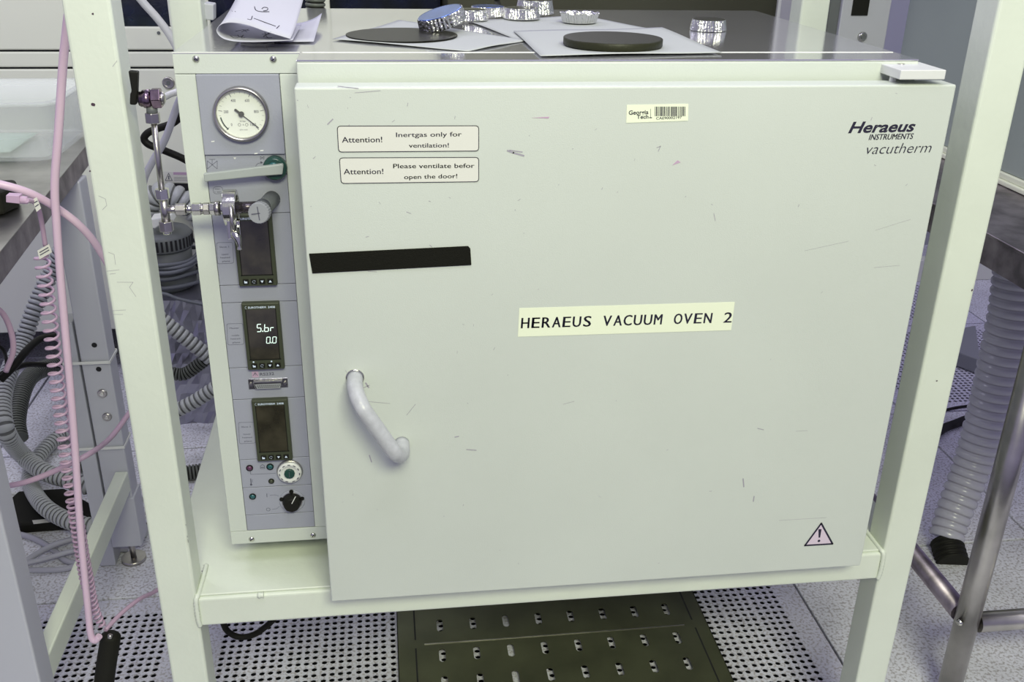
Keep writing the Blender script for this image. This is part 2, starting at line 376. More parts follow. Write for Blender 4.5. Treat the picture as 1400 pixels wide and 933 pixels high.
# --- gauge
gc = at(330, 156, y=YP - .006); gx, gz = gc.x, gc.z; R = .0325
g = MB().lathe((gx, YP - .003, gz), (0, -1, 0), [(R, 0), (R, .0075), (R - .0012, .009), (R - .0035, .009), (R - .0042, .007), (R - .0042, .0010)], 56).build('pressure_gauge', 'steel', ov)
MB().lathe((gx, YP - .0048, gz), (0, -1, 0), [(R - .0042, 0), (R - .0042, .0006)], 56).build('dial', 'dial', g)
m = MB(); yd = YP - .0057
def gp_(a, r): return (gx + r * math.cos(math.radians(a)), gz + r * math.sin(math.radians(a)))
for i in range(21):
    a = 225 - 270 * i / 20; stroke(m, [gp_(a, .0265 if i % 4 == 0 else .0262), gp_(a, .0225 if i % 4 == 0 else .0240)], .0006 if i % 4 == 0 else .0003, yd)
def dtext(mb, s_, cx, cz, h, plane, bold=0, kx=1.):
    vs_, fs_ = glyph(s_, bold); x0 = min(v[0] for v in vs_); x1 = max(v[0] for v in vs_); y0 = min(v[1] for v in vs_); y1 = max(v[1] for v in vs_); sc = h / CAP
    mb.add([(cx + (x - (x0 + x1) / 2) * sc * kx, plane, cz + (y - (y0 + y1) / 2) * sc) for x, y in vs_], fs_)
for i, s_ in enumerate(['0', '200', '400', '600', '800', '1000']):
    x, z = gp_(225 - 54 * i, .0178); dtext(m, s_, x, z, .0034, yd, .01, .8)
dtext(m, 'm bar', gx + .001, gz - .0085, .0022, yd); dtext(m, 'A', gx + .001, gz - .0128, .0022, yd); dtext(m, 'DIN 16 063', gx + .001, gz - .0188, .0014, yd)
for dx in (-.0035, .0050): stroke(m, circ(gx + dx, gz - .0128, .0016, 12), .0004, yd)
m.build('scale', 'ink2', g)
m = MB(); stroke(m, [gp_(a, .0248) for a in range(226, 186, -4)], .0016, yd); m.build('green_arc', 'green', g)
m = MB(); stroke(m, [gp_(140, .009), gp_(-41, .0245)], .0012, YP - .0075); m.prism([(gp_(140, .009)[0] + k * .001, YP - .0075, gp_(140, .009)[1] + k * .001) for k in (-1, 1)] + [(gp_(-41, .0)[0] + k * .001, YP - .0075, gp_(-41, 0)[1] + k * .001) for k in (1, -1)], (0, -.0004, 0))
m.cyl((gx, YP - .006, gz), (gx, YP - .0085, gz), .0033, 18); m.build('needle', 'black', g)
MB().lathe((gx, YP - .0096, gz), (0, -1, 0), [(R - .0042, 0), (R - .0042, .0006)], 56).build('gauge_glass', 'glass', g)
for px, py in ((291, 193.5), (350, 210), (358, 206)): m = MB(); sheet(m, pxl([(px - 2.4, py + 1), (px + 2, py + .6), (px + 2.4, py - 1), (px - 2, py - .6)], YP - .0031), YP - .0031, .0002); m.build('paint_fleck', 'lip', gp)
# --- printing on plates
m = MB(); lw = .00045
stroke(m, pxl([(283.5, 220), (297, 231), (297, 220), (283.5, 231)], YF), lw, YF, True); stroke(m, pxl([(290, 225.5), (290, 218)], YF), lw, YF); stroke(m, pxl([(286, 218), (294, 218)], YF), lw, YF)
m.build('valve_symbol', 'ink2', ov); m = MB()
stroke(m, pxl([(349, 228), (352, 224), (358, 222)], YF), lw, YF); sheet(m, pxl([(359.5, 222.3), (356, 220.5), (356.5, 224)], YF), YF, .0001)
m.build('arrow_mark', 'ink2', ov); m = MB()
stroke(m, pxl([(356, 214), (361, 218), (361, 214), (356, 218)], YF), lw, YF, True)
m.build('valve_symbol', 'ink2', ov); m = MB()
rrect(m, [(291, 256), (304, 255), (305, 264.5), (292, 265.5)], YF, .0004, .004); text(m, 'max.', (294, 259.5), (301, 259.3), .0022, YF); text(m, '1 bar', (294, 263.7), (302.5, 263.3), .0022, YF)
m.build('pressure_lettering', 'ink2', ov)
for (x, y, dx), ln in (((296, 332, 3), ('Slave 1', 'upper', 'heated', 'plate')), ((310, 443, 4), ('Master', 'middle', 'heated', 'plate')), ((326, 578, 3), ('Slave 2', 'lower', 'heated', 'plate'))):
    m = MB(); rrect(m, [(x, y), (x + 22, y - .5), (x + 23.5, y + 28), (x + 1.5, y + 29)], YF, .0004, .0025)
    for s_, oy, a, b_ in ((ln[0], 7, 4, 17), (ln[1], 17, 7, 17), (ln[2], 21.5, 5.5, 18.5), (ln[3], 26.5, 8, 18.5)): text(m, s_, (x + a, y + oy), (x + b_, y + oy - .4), .0022, YF)
    m.build('heater_lettering', 'ink2', ov)
m = MB()
text(m, 'RS232', (355.5, 514), (375, 513), .0044, YF, bold=.015)
m.build('port_lettering', 'ink2', ov); m = MB()
stroke(m, pxl([(342.5, 645), (342.7, 649), (377, 647.5)], YF), lw, YF)
m.build('lamp_line', 'ink2', ov); m = MB()
stroke(m, pxl([(342.8, 655), (343.3, 662)], YF), .0011, YF); stroke(m, pxl([(345, 656), (345, 660)], YF), .0005, YF); sheet(m, circ(*pxl([(343.4, 663)], YF)[0], .0016, 12)[:-1], YF, .0001)
m.build('thermometer_symbol', 'ink2', ov); m = MB()
stroke(m, pxl([(356, 641), (356, 637.5), (358.8, 635.5), (361.5, 637.3), (361.8, 641)], YF), .0006, YF, True); stroke(m, pxl([(357, 639.5), (360.8, 639.2)], YF), .001, YF)
m.build('door_symbol', 'ink2', ov); m = MB()
stroke(m, pxl([(364.8, 675.5), (365, 680)], YF), .0008, YF); stroke(m, circ(*pxl([(366.7, 697)], YF)[0], .0026, 16), .0005, YF)
m.build('on_off_mark', 'ink2', ov); m = MB()
stroke(m, pxl([(369, 677.5), (376, 677), (381, 678.5)], YF), .0004, YF); stroke(m, pxl([(372, 697), (378, 696), (382, 693)], YF), .0004, YF)
m.build('switch_line', 'ink2', ov)
m = MB(); sheet(m, pxl([(344, 508.5), (353, 508), (354, 516), (345, 516.5)], YF), YF, .0002); k = m.build('pink_sticker', 'pinkd', ov)
m = MB(); stroke(m, pxl([(346, 514), (348.8, 509.8), (352, 513.8)], YF - .0003), .0007, YF - .0003); stroke(m, pxl([(348.8, 511), (349, 513.5)], YF - .0003), .0006, YF - .0003); m.build('sticker_mark', 'ink2', k)
m = MB(); sheet(m, pxl([(319, 215.5), (323, 215.3), (321.2, 218)], YF), YF, .0002); m.build('index_mark', 'lip', ov)
# --- lever valve
c = at(376, 230, y=YP - .008)
kb = MB().lathe((c.x, YP, c.z), (0, -1, 0), [(.0135, 0), (.0145, .002), (.0145, .011), (.012, .014)], 32).build('valve_knob', 'green', ov)
m = MB(); yl = YP - .022
q = pxl([(278, 238), (284, 237.2), (386, 224.5), (387.5, 227), (386, 239), (352, 241.5), (279.5, 249)], yl); m.prism([(p[0], yl, p[1]) for p in q], (0, .007, 0)); m.build('lever', 'lever', ov, bevel=.0012)
MB().lathe((c.x - .001, YP - .0138, c.z + .003), (0, -1, 0), [(.006, 0), (.006, .002), (.004, .003)], 20).build('knob_hub', 'teal', kb)
# --- temperature controllers
def controller(xl, zt, name_y, digits):
    yf = YP - .008
    o = MB().box(xl, xl + .048, yf, YP + .001, zt - .096, zt).build('temperature_controller', 'olive', ov, bevel=.0015)
    MB().box(xl + .0055, xl + .0425, yf - .0002, yf + .0005, zt - .080, zt - .0088).build('screen', 'screen', o)
    m = MB().box(xl + .0035, xl + .0445, yf - .0006, yf, zt - .0812, zt - .0802).box(xl + .0045, xl + .0055, yf - .0006, yf, zt - .081, zt - .0085).box(xl + .0425, xl + .0435, yf - .0006, yf, zt - .081, zt - .0085)
    m.build('screen_frame', 'black', o)
    for i in range(4):
        bx = xl + .0090 + i * .0102; bz = zt - .0893
        MB().box(bx - .0036, bx + .0036, yf - .0012, yf, bz - .0036, bz + .0036).build('button', 'black', o, bevel=.0008)
    m = MB(); y_ = yf - .0014; bz = zt - .0893
    bx = xl + .0090; m.add([(bx - .0018, y_, bz - .0018), (bx + .0018, y_, bz - .0018), (bx + .0018, y_, bz + .0006), (bx, y_, bz + .0006), (bx - .0018, y_, bz + .002)], [range(5)])
    bx += .0102; stroke(m, circ(bx, bz, .0018, 12, .5, 5.2), .0007, y_)
    bx += .0102; m.add([(bx - .002, y_, bz + .0014), (bx + .002, y_, bz + .0014), (bx, y_, bz - .0018)], [range(3)])
    bx += .0102; m.add([(bx - .002, y_, bz - .0014), (bx + .002, y_, bz - .0014), (bx, y_, bz + .0018)], [range(3)])
    z_ = zt - .0072; vs_, fs_ = glyph('EUROTHERM', .02)
    def put(s_, x0, x1, h):
        vs_, fs_ = glyph(s_, .015); a = min(v[0] for v in vs_); b_ = max(v[0] for v in vs_)
        m.add([(x0 + (x - a) / (b_ - a) * (x1 - x0), yf - .0003, z_ + y * h / CAP) for x, y in vs_], fs_)
    m.build('button_symbols', 'prt', o); m = MB()
    put('EUROTHERM', xl + .0085, xl + .031, .0028); put('2408', xl + .0335, xl + .0425, .0028)
    stroke(m, circ(xl + .0062, z_ + .0014, .0016, 8, 1.5, 4.7), .0005, yf - .0003)
    m.build('brand_lettering', 'prt', o)
    if digits:
        m = MB(); y_ = yf - .0006; SEG = {'a': ((0, 2), (1, 2)), 'b': ((1, 2), (1, 1)), 'c': ((1, 1), (1, 0)), 'd': ((0, 0), (1, 0)), 'e': ((0, 0), (0, 1)), 'f': ((0, 1), (0, 2)), 'g': ((0, 1), (1, 1))}
        def digit(ch, x, z, w_, h):
            for k in {'5': 'afgcd', 'b': 'fgecd', 'r': 'ge', '0': 'abcdef', '.': ''}[ch]:
                (a, b_), (c_, d) = SEG[k]; q = lambda i, j: (x + i * w_ + j * h * .06, z + j * h / 2); p0 = q(a, b_); p1 = q(c_, d)
                t = .12; p0_ = (p0[0] + (p1[0] - p0[0]) * t, p0[1] + (p1[1] - p0[1]) * t); p1_ = (p1[0] + (p0[0] - p1[0]) * t, p1[1] + (p0[1] - p1[1]) * t); stroke(m, [p0_, p1_], h * .10, y_)
        xb = xl + .0168; zb = zt - .0400
        digit('5', xb, zb, .005, .0105); digit('b', xb + .0095, zb, .005, .0105) ; digit('r', xb + .0172, zb, .004, .0105)
        stroke(m, [(xb + .0074, zb), (xb + .0075, zb + .001)], .0012, y_)
        xb = xl + .0275; zb = zt - .0570
        digit('0', xb, zb, .0045, .0088); digit('0', xb + .0078, zb, .0045, .0088); stroke(m, [(xb + .0062, zb), (xb + .0063, zb + .0009)], .001, y_)
        m.build('lit_digits', 'digit', o)
        m = MB()
        for dx in (.0085, .0318): sheet(m, [(xl + dx + .0011 * math.cos(t), zt - .0836 + .0011 * math.sin(t)) for t in [k * .785 for k in range(8)]], yf - .0006, .0003)
        m.build('indicator_dots', 'prt', o)
controller(-.0951, .4099 + .1188 + .0005, 0, False); controller(-.0951, .4099, 0, True); controller(-.0951, .2685, 0, False)
# --- serial port
q = pxl([(339, 518.5), (393, 516.5), (394, 529.5), (340.5, 532.5)], YF)
sp = MB(); sp.prism([(p[0], YF, p[1]) for p in q], (0, -.0008, 0)); sp = sp.build('serial_port', 'chrome', ov, bevel=.0003, seg=1)
q = pxl([(346.5, 520.5), (386, 519), (384.5, 528.7), (350, 530)], YF); m = MB(); m.prism([(p[0], YF - .0007, p[1]) for p in q], (0, -.005, 0)); m.build('port_shell', 'chrome', sp, bevel=.0005)
q = pxl([(348.5, 526), (384, 524.5), (383, 531), (351.5, 532)], YF - .0055); m = MB(); m.prism([(p[0], YF - .0056, p[1]) for p in q], (0, -.0004, 0)); m.build('socket_face', 'greyp', sp)
m = MB()
for r_, n in ((0, 12), (1, 11)):
    for i in range(n):
        x_, z_ = pxl([(352 + i * 2.7 + r_ * 1.3, 528 + r_ * 2.1 - i * .1)], YF - .0061)[0]; m.cyl((x_, YF - .0059, z_), (x_, YF - .0063, z_), .0007, 6)
m.build('pin_holes', 'black', sp)
for px, py in ((343, 525.5), (390, 523.3)):
    x_, z_ = pxl([(px, py)], YF)[0]; MB().cyl((x_, YF, z_), (x_, YF - .004, z_), .0021, 6, smooth=False).build('port_bolt', 'steel', sp)
# --- lamps, dials, main switch
for px, py, r, mt, nm in ((341.3, 640, .0048, 'purple', 'red_lamp'), (369.3, 638.3, .0050, 'teal', 'green_lamp'), (371, 658, .0040, 'olive', 'small_lamp'), (345.5, 679, .0048, 'teal', 'power_lamp')):
    x_, z_ = pxl([(px, py)], YF)[0]
    l = MB().lathe((x_, YF + .0005, z_), (0, -1, 0), [(r, 0), (r, .0018), (r * .82, .0022), (r * .8, .001)], 24).build(nm, 'black', ov)
    MB().lathe((x_, YF, z_), (0, -1, 0), [(r * .8, 0), (r * .78, .0014), (r * .45, .0026), (r * .1, .003)], 20).build('lens', mt, l)
x_, z_ = pxl([(396, 646.5)], YF - .005)[0]
td = MB().lathe((x_, YF, z_), (0, -1, 0), [(.0178, 0), (.0182, .0015), (.017, .0028)], 40).build('temperature_dial', 'steel', ov)
MB().lathe((x_, YF - .0026, z_), (0, -1, 0), [(.0170, 0), (.0162, .0045), (.0110, .0052), (.0105, .004)], 40).build('dial_ring', 'white', td)
MB().lathe((x_, YF - .0026, z_), (0, -1, 0), [(.0072, 0), (.0070, .0070), (.0062, .0078)], 24, rmod=lambda j, r: 1 + .06 * (j % 2)).build('dial_centre', 'green', td)
m = MB()
for i in range(11):
    a = math.radians(250 - 32 * i); stroke(m, [(x_ + .0138 * math.cos(a) - .0013 * math.sin(a), z_ + .0138 * math.sin(a) + .0013 * math.cos(a)), (x_ + .0138 * math.cos(a) + .0013 * math.sin(a), z_ + .0138 * math.sin(a) - .0013 * math.cos(a))], .0014, YF - .0080)
stroke(m, [(x_, z_ - .004), (x_, z_ + .004)], .0008, YF - .0106); m.build('dial_marks', 'ink2', td)
x_, z_ = pxl([(399.5, 685)], YF)[0]
ms = MB().lathe((x_, YF, z_), (0, -1, 0), [(.0178, 0), (.0178, .0012), (.0168, .0016)], 40).build('main_switch', 'plate', ov)
MB().lathe((x_, YF - .0014, z_), (0, -1, 0), [(.0150, 0), (.0145, .0003)], 36).build('switch_plate', 'steel', ms)
for px, py in ((398.3, 672.5), (413, 682), (385, 683)):
    a_, b_ = pxl([(px, py)], YF - .002)[0]; MB().cyl((a_, YF - .0014, b_), (a_, YF - .003, b_), .003, 14).build('switch_screw', 'black', ms)
MB().lathe((x_, YF - .0015, z_), (0, -1, 0), [(.0132, 0), (.0128, .004), (.0105, .0115), (.0095, .0125)], 32, rmod=lambda j, r: 1 + .03 * (j % 4 == 0)).build('switch_knob', 'black', ms)
m = MB(); stroke(m, pxl([(399, 689), (404, 679.5)], YF - .0143), .0011, YF - .0143); m.build('pointer_line', 'white', ms)
# --- white vent port with knurled cap
pa = at(372, 272, y=YP); pb_ = Vector((-.0535, .045, .5475))
MB().tube([pa, pa + (pb_ - pa) * .5, pb_], [.0102, .0100, .0098], 24).build('vent_stub', 'pump', ov)
# ================================================================== DOOR
dr = MB().box(0, W, 0, .034, 0, H).build('door', 'door', ov, bevel=.0022, seg=3)
# hinge plate
hp_ = MB().box(.697, .7535, -.004, .06, .7065, .7175).build('hinge_plate', 'white', ov, bevel=.001)
cpx = at(1232, 87.5, z=.7176); MB().cyl((cpx.x, cpx.y, .7172), (cpx.x, cpx.y, .7180), .0045, 16).build('hinge_pin', 'steel', hp_)
MB().cyl((.704, .025, .69), (.704, .025, .708), .004, 12).build('hinge_post', 'white', ov)
# handle
hA, hB = Vector((.049, 0, .345)), Vector((.104, 0, .2475)); d_ = (hB - hA).normalized(); ot = Vector((0, -.052, 0)); rr_ = .020
pts = [hA, hA + ot * .35] + [hA + ot * (.35 + .65 * math.sin(t)) + d_ * (.028 * (1 - math.cos(t))) for t in (.4, .8, 1.2, 1.57)]
pts += [hB + ot * (.35 + .65 * math.sin(t)) - d_ * (.028 * (1 - math.cos(t))) for t in (1.57, 1.2, .8, .4)] + [hB + ot * .35, hB]
hd = MB().tube(smooth_path(pts, 3), .0098, 24).build('door_handle', 'handle', dr)
MB().lathe(hA, (0, -1, 0), [(.0115, -.001), (.0115, .0010), (.0105, .0018)], 32).build('handle_ring', 'chrome', dr)
# black magnetic strip
m = MB(); q = pxl([(422.5, 347), (640, 336.5), (643, 340), (644.5, 362.5), (427, 374)], -.0008); m.prism([(p[0], -.0002, p[1]) for p in q], (0, -.0014, 0)); m.build('black_strip', mat('black_hook_tape', (.009, .009, .006), .7, bump=.6, bscale=900, spec=.12), dr, bevel=.0004, seg=1)
# name label
m = MB(); sheet(m, pxl([(710, 421.5), (1004.5, 413), (999.5, 451.5), (708, 460.5)], 0), -.0001, .0003); m.cur = 1
text(m, 'HERAEUS VACUUM OVEN 2', (710.5, 449.2), (1000.5, 441.1), .0150, -.0006, bold=0, shear=.05, mono=True, fat=.0007); m.build('name_label', ['label', 'ink'], dr)
# attention stickers
for (A, B_, C_, D_), l1, l2, at_, a1, a2, b1, b2 in (
        (((461, 172.5), (654.5, 172), (654.5, 206.5), (463, 208)), 'Inertgas only for', 'ventilation!', 'Attention!', (541.5, 187.5), (631, 186.5), (559, 202), (613.5, 201.5)),
        (((464, 216), (654.5, 215.3), (654.5, 248.5), (466.5, 251)), 'Please ventilate befor', 'open the door!', 'Attention!', (537.5, 230.2), (648.5, 229.5), (552.5, 245), (625, 243.5))):
    m = MB(); 
    o4 = []
    k_ = MB(); pr = rrect(k_, [A, B_, C_, D_], -.0001, .0001, .004); sheet(m, [(p.x, p.y) for p in pr], -.0001, .0003); m.cur = 1
    rrect(m, [A, B_, C_, D_], -.0006, .0008, .004)
    yA = A[1]; text(m, at_, (467.5 + (A[0] - 461) * .8, yA + 22.5), (522.5 + (A[0] - 461) * .5, yA + 22), .0066, -.0006, fat=.0002)
    text(m, l1, a1, a2, .0054, -.0006, fat=.0002); text(m, l2, b1, b2, .0052, -.0006, fat=.0002); m.build('attention_label', ['label2', 'ink'], dr)
# asset tag
m = MB(); sheet(m, pxl([(857, 143.5), (941, 142), (940.5, 165), (856, 168)], 0), -.0001, .0004); m.cur = 1
text(m, 'Georgia', (859.5, 157), (886.5, 156), .0050, -.0007, bold=.02); text(m, 'Tech', (870.5, 162.5), (886.5, 162), .0046, -.0007, bold=.02)
random.seed(3); xx = 895.0
while xx < 937:
    wpx = random.choice((.6, .9, 1.3)); sheet(m, pxl([(xx, 145.8), (xx + wpx, 145.7), (xx + wpx - .2, 158.7), (xx - .2, 158.9)], 0), -.0005, .0001); xx += wpx + random.choice((.5, .8, 1.))
text(m, 'CAE90002197', (897, 163.5), (932, 162.2), .0030, -.0007, bold=.01); stroke(m, pxl([(889.5, 149), (889.5, 160)], -.0007), .0004, -.0007); stroke(m, pxl([(888, 161), (891, 161)], -.0007), .001, -.0007)
m.build('asset_tag', ['label', 'ink'], dr)
# maker's lettering
m = MB(); text(m, 'Heraeus', (1159.5, 181.8), (1250.5, 179.5), .0135, -.0003, bold=.026, shear=.28)
text(m, 'INSTRUMENTS', (1187.5, 191.5), (1248, 190), .0072, -.0003, shear=.2, fat=.0003)
text(m, 'vacutherm', (1184, 211), (1272.5, 208.5), .0135, -.0003, bold=-.010, shear=.25); m.build('maker_lettering', 'ink', dr)
# warning triangle
m = MB(); tri = pxl([(1099, 747), (1123, 714.5), (1139.5, 744.5)], -.0004); sheet(m, tri, -.0001, .0003); m.cur = 1
cx_ = sum(p[0] for p in tri) / 3; cz_ = sum(p[1] for p in tri) / 3; ti = [(cx_ + (p[0] - cx_) * .93, cz_ + (p[1] - cz_) * .93) for p in tri]
stroke(m, ti, .0026, -.0006, True)
q = pxl([(1119, 724), (1123.2, 724), (1121.3, 735.5), (1119.2, 735.5)], -.0006); sheet(m, q, -.0005, .0001); sheet(m, circ(*pxl([(1119.7, 740)], -.0006)[0], .0021, 12)[:-1], -.0005, .0001)
m.build('warning_triangle', ['labelp', 'ink'], dr)
# scuffs, scratches
m = MB(); random.seed(11); YS = -.0003
for L, wd in (([(694, 206), (702, 209), (716, 213)], .0020), ([(697, 205.5), (714, 208)], .0012), ([(638, 615), (651, 616)], .0012), ([(622, 598), (627, 597)], .0014), ([(1031, 679), (1030, 686)], .0014), ([(1016, 655), (1017, 666)], .0016), ([(1036, 586), (1044, 588)], .0010), ([(976, 292), (978, 302)], .0006), ([(898, 202), (903, 200), (900, 207)], .0008), ([(505, 623), (508, 632)], .0014), ([(500, 549), (533, 552)], .0005), ([(556, 568), (568, 553)], .0006), ([(462, 118), (490, 121)], .0008), ([(448, 170), (455, 163)], .0012), ([(485, 127), (520, 124)], .0005), ([(1100, 343), (1160, 330)], .0003), ([(1197, 315), (1245, 300)], .0003), ([(1195, 366), (1230, 363)], .0003), ([(1088, 590), (1104, 589)], .0004), ([(770, 553), (785, 549)], .0005), ([(1065, 712), (1130, 708)], .0004), ([(503, 371), (515, 372)], .0006), ([(556, 290), (562, 292)], .0006), ([(500, 524), (504, 530)], .0018), ([(496, 531), (505, 527)], .0008)):
    stroke(m, pxl(L, YS), wd, YS)
for i in range(60):
    x, z = random.uniform(.01, W - .01), random.choice((random.uniform(.02, H - .01), random.uniform(.55, H - .01))); a = random.uniform(0, 3); l = random.uniform(.0008, .004)
    if random.random() < .5: x = x * .35
    stroke(m, [(x, z), (x + l * math.cos(a), z + l * math.sin(a))], random.uniform(.0003, .0007), YS)
m.build('scuff_marks', 'scuff', dr)['kind'] = 'stuff'
m = MB(); sheet(m, pxl([(919, 226), (926.5, 219), (930.5, 222)], 0), -.0001, .0002); sheet(m, pxl([(727, 161), (751, 159.5), (750, 162)], 0), -.0001, .0002); m.build('tape_scrap', 'pinkd', dr)
# ================================================================== THINGS ON TOP
ZT = T
def dish(name_loc, h, r1, r0, top_mat, label, inverted=True, tilt=None, rim=False, group='foil weighing dishes on the oven top'):
    """fluted foil dish; inverted = flat base up"""
    t = thing('foil_dish', label, 'dish', name_loc, group); x, y, z = name_loc; n = 72
    fl_ = lambda j, r: 1 + .022 * (1 if j % 2 else -1) + .006 * math.sin(j * 1.7)
    if inverted:
        MB().lathe((x, y, z), (0, 0, 1), [(r1, 0), (r1 * 1.01, .0015), (r0 * 1.01, h - .002), (r0, h)], n, rmod=fl_, smooth=False).build('fluted_wall', 'foil', t)
        MB().lathe((x, y, z + h - .0002), (0, 0, 1), [(r0 * .985, 0), (r0 * .975, .0008), (r0 * .90, .0004)], 48).build('flat_base', top_mat, t)
    else:
        m = MB(); rings = []
        for r, hh in ((r0, 0), (r0 * 1.01, .001), (r1, h), (r1 * 1.03, h + .0008), (r1 * .985, h), (r0 * .97, .0015)):
            rings.append([Vector((x + r * fl_(j, r) * math.cos(6.2832 * j / n), y + r * fl_(j, r) * math.sin(6.2832 * j / n), z + hh + (.0016 * math.sin(j * .9) * math.sin(j * .31) if hh >= h * .9 else 0))) for j in range(n)])
        m.ring_tube(rings, smooth=False); m.build('fluted_wall', 'foil', t)
    if tilt: t.rotation_euler = tilt
    return t
# wipes (paper squares) with slight waviness
def wipe(corners, z, label, name='paper_wipe', mt='wipe', grp='lint free wipes on the oven top', amp=.0012):
    A, B_, C_, D_ = [at(*c, z=z) for c in corners]; rows = []; n = 18
    for i in range(n + 1):
        s_ = i / n; r = []
        for j in range(n + 1):
            t = j / n; p = (A * (1 - t) + B_ * t) * (1 - s_) + (D_ * (1 - t) + C_ * t) * s_
            ed = max(abs(s_ - .5), abs(t - .5)) * 2
            r.append(p + Vector((0, 0, .0006 + amp * (ed ** 4) * (.6 + .5 * math.sin(7 * s_ + 5 * t)))))
        rows.append(r)
    m = MB().grid(rows); return solo(m, name, mt, label, 'wipe', grp, solid=.0004)
wipe([(455, 55), (640, 71), (722, 56), (545, 29)], ZT + .0004, 'thin white wipe under the mirror black wafer, left of the other two')
wipe([(640, 30), (712, 57), (900, 42), (790, 22)], ZT + .0002, 'crumpled grey wipe lying under the foil dishes, mostly covered')
wipe([(702, 44), (739, 77.5), (987, 73), (905, 39)], ZT + .0014, 'white wipe with folded edge under the thick dark disc')
c = at(549.5, 48.5, z=ZT + .002); MB()
m = MB().lathe((c.x, c.y, ZT + .0022), (0, 0, 1), [(.0735, 0), (.0735, .0012), (.0725, .0014)], 64); solo(m, 'black_wafer', 'wafer', 'thin mirror black wafer lying on the left wipe', 'wafer')
c = at(838, 54, z=ZT + .01); m = MB().lathe((c.x, c.y, ZT + .0034), (0, 0, 1), [(.0615, 0), (.0625, .0008), (.0625, .0085), (.0618, .0092), (.0600, .0092)], 64); solo(m, 'dark_disc', 'disc', 'thick dark olive disc lying on the right wipe', 'disc')
def gpos(px, py, z=ZT + .003): p = at(px, py, z=z); return (p.x, p.y, z)
dish(gpos(645, 27), .0145, .024, .021, 'foilflat', 'small upturned foil dish half hidden right of the tilted one')
dish(gpos(667, 22.5), .0150, .027, .025, 'bluereflect', 'upturned foil dish with blue reflection painted on its base behind the small dish')
dish(gpos(713, 25), .0150, .028, .025, 'foilflat', 'upturned foil dish with dull grey base in front of its pair')
dish(gpos(731, 18), .0200, .030, .027, 'foilflat', 'upturned foil dish behind the dull grey based one')
dish(gpos(792, 30), .0125, .0285, .0250, 'foilflat', 'open foil dish with crumpled rim behind the dark disc', inverted=False)
dish(gpos(968, 41, ZT + .0006), .0150, .0255, .0235, 'disc', 'lone upturned foil dish on the bare right side of the top')  # dark colour on the base is a painted reflection, the foil is bare
p = at(606, 24, z=ZT + .02); t = dish((0, 0, 0), .0165, .0325, .0315, 'bluereflect', 'tilted upturned foil dish with bright blue reflection painted on its base leaning above the wafer')
t.location = (p.x, p.y, ZT + .0110); t.rotation_euler = (math.radians(6), math.radians(-17), 0)
m = MB(); c = gpos(625, 31, ZT); m.box(c[0] - .014, c[0] + .012, c[1] - .008, c[1] + .02, ZT + .0032, ZT + .013); solo(m, 'dark_clip', 'black', 'small black clip under the tilted foil dish', 'clip', bevel=.002)
# curled paper with handwriting
yf_ = .135
front = [(400, 55), (372, 56.5), (340, 57.3), (318, 56), (304, 52), (296.5, 44), (298, 37), (306, 32), (320, 31), (338, 34), (358, 41), (380, 48), (397, 53)]
FP = smooth_path([at(a, b_, y=yf_) for a, b_ in front], 4)
n = len(FP); rows = []
for i, p in enumerate(FP):
    s_ = i / (n - 1); r = []
    for j in range(9):
        t = j / 8
        lift = 0 if s_ < .42 else min(1, (s_ - .42) / .18)
        q = p + Vector((.012 * t * lift, .16 * t, 0)); q.z += lift * (.075 * t ** 1.3) * (1.25 - .55 * s_)
        q.x += lift * t * (.014 - .03 * max(0, s_ - .6))
        r.append(q)
    rows.append(r)
pc_ = MB(); pc_.grid(rows)
dz = ZT + .0008 - min(v.z for v in pc_.v)
for v in pc_.v: v.z += max(dz, 0)
cp = solo(pc_, 'curled_paper', 'paper', 'curled sheet of paper with black handwriting at the left of the oven top', 'paper', solid=.0003)
org = ROOT[cp.name]
def scrib(L, plane, wd=.0010):
    m = MB(); pts = smooth_path([at(a, b_, y=plane) for a, b_ in L], 4); m.tube(pts, wd / 2, 5); return m
ROOT[cp.name] = org
def on_paper(L):          # lay a pen line onto the sheet: nearest point of the paper under each pixel
    from mathutils.bvhtree import BVHTree
    bv = BVHTree.FromPolygons(pc_.v, pc_.f); out = []
    for a, b_ in L:
        d = (RM @ Vector(((a - 700) / F, -(b_ - 466.5) / F, -1.0))).normalized(); h = bv.ray_cast(CP, d)
        if h[0]: out.append(h[0] - d * .0006)
    return out
m = MB()
for L in ([(348, 9), (350, 14), (357, 16), (368, 16)], [(358, 12), (361, 10), (366, 11), (365, 14), (360, 15)], [(345, 22), (343, 27), (338, 26)], [(347, 25), (377, 36)], [(378, 39), (382, 35)], [(310, 17), (316, 14), (322, 16)], [(314, 14.5), (318, 15.5)],
          [(322, 43), (332, 41), (341, 42)], [(330, 44), (340, 40)], [(332, 41), (338, 44)], [(325, 48), (328, 51), (333, 48), (330, 52), (335, 52)], [(315, 49), (320, 52), (326, 52)], [(358, 47), (370, 47)], [(362, 44), (366, 52), (372, 52)], [(360, 50), (370, 44)]):
    q = on_paper(L)
    if len(q) > 1: m.tube(smooth_path(q, 3), .0005, 5)
if m.v: m.build('handwriting', 'ink', cp)['kind'] = 'stuff'
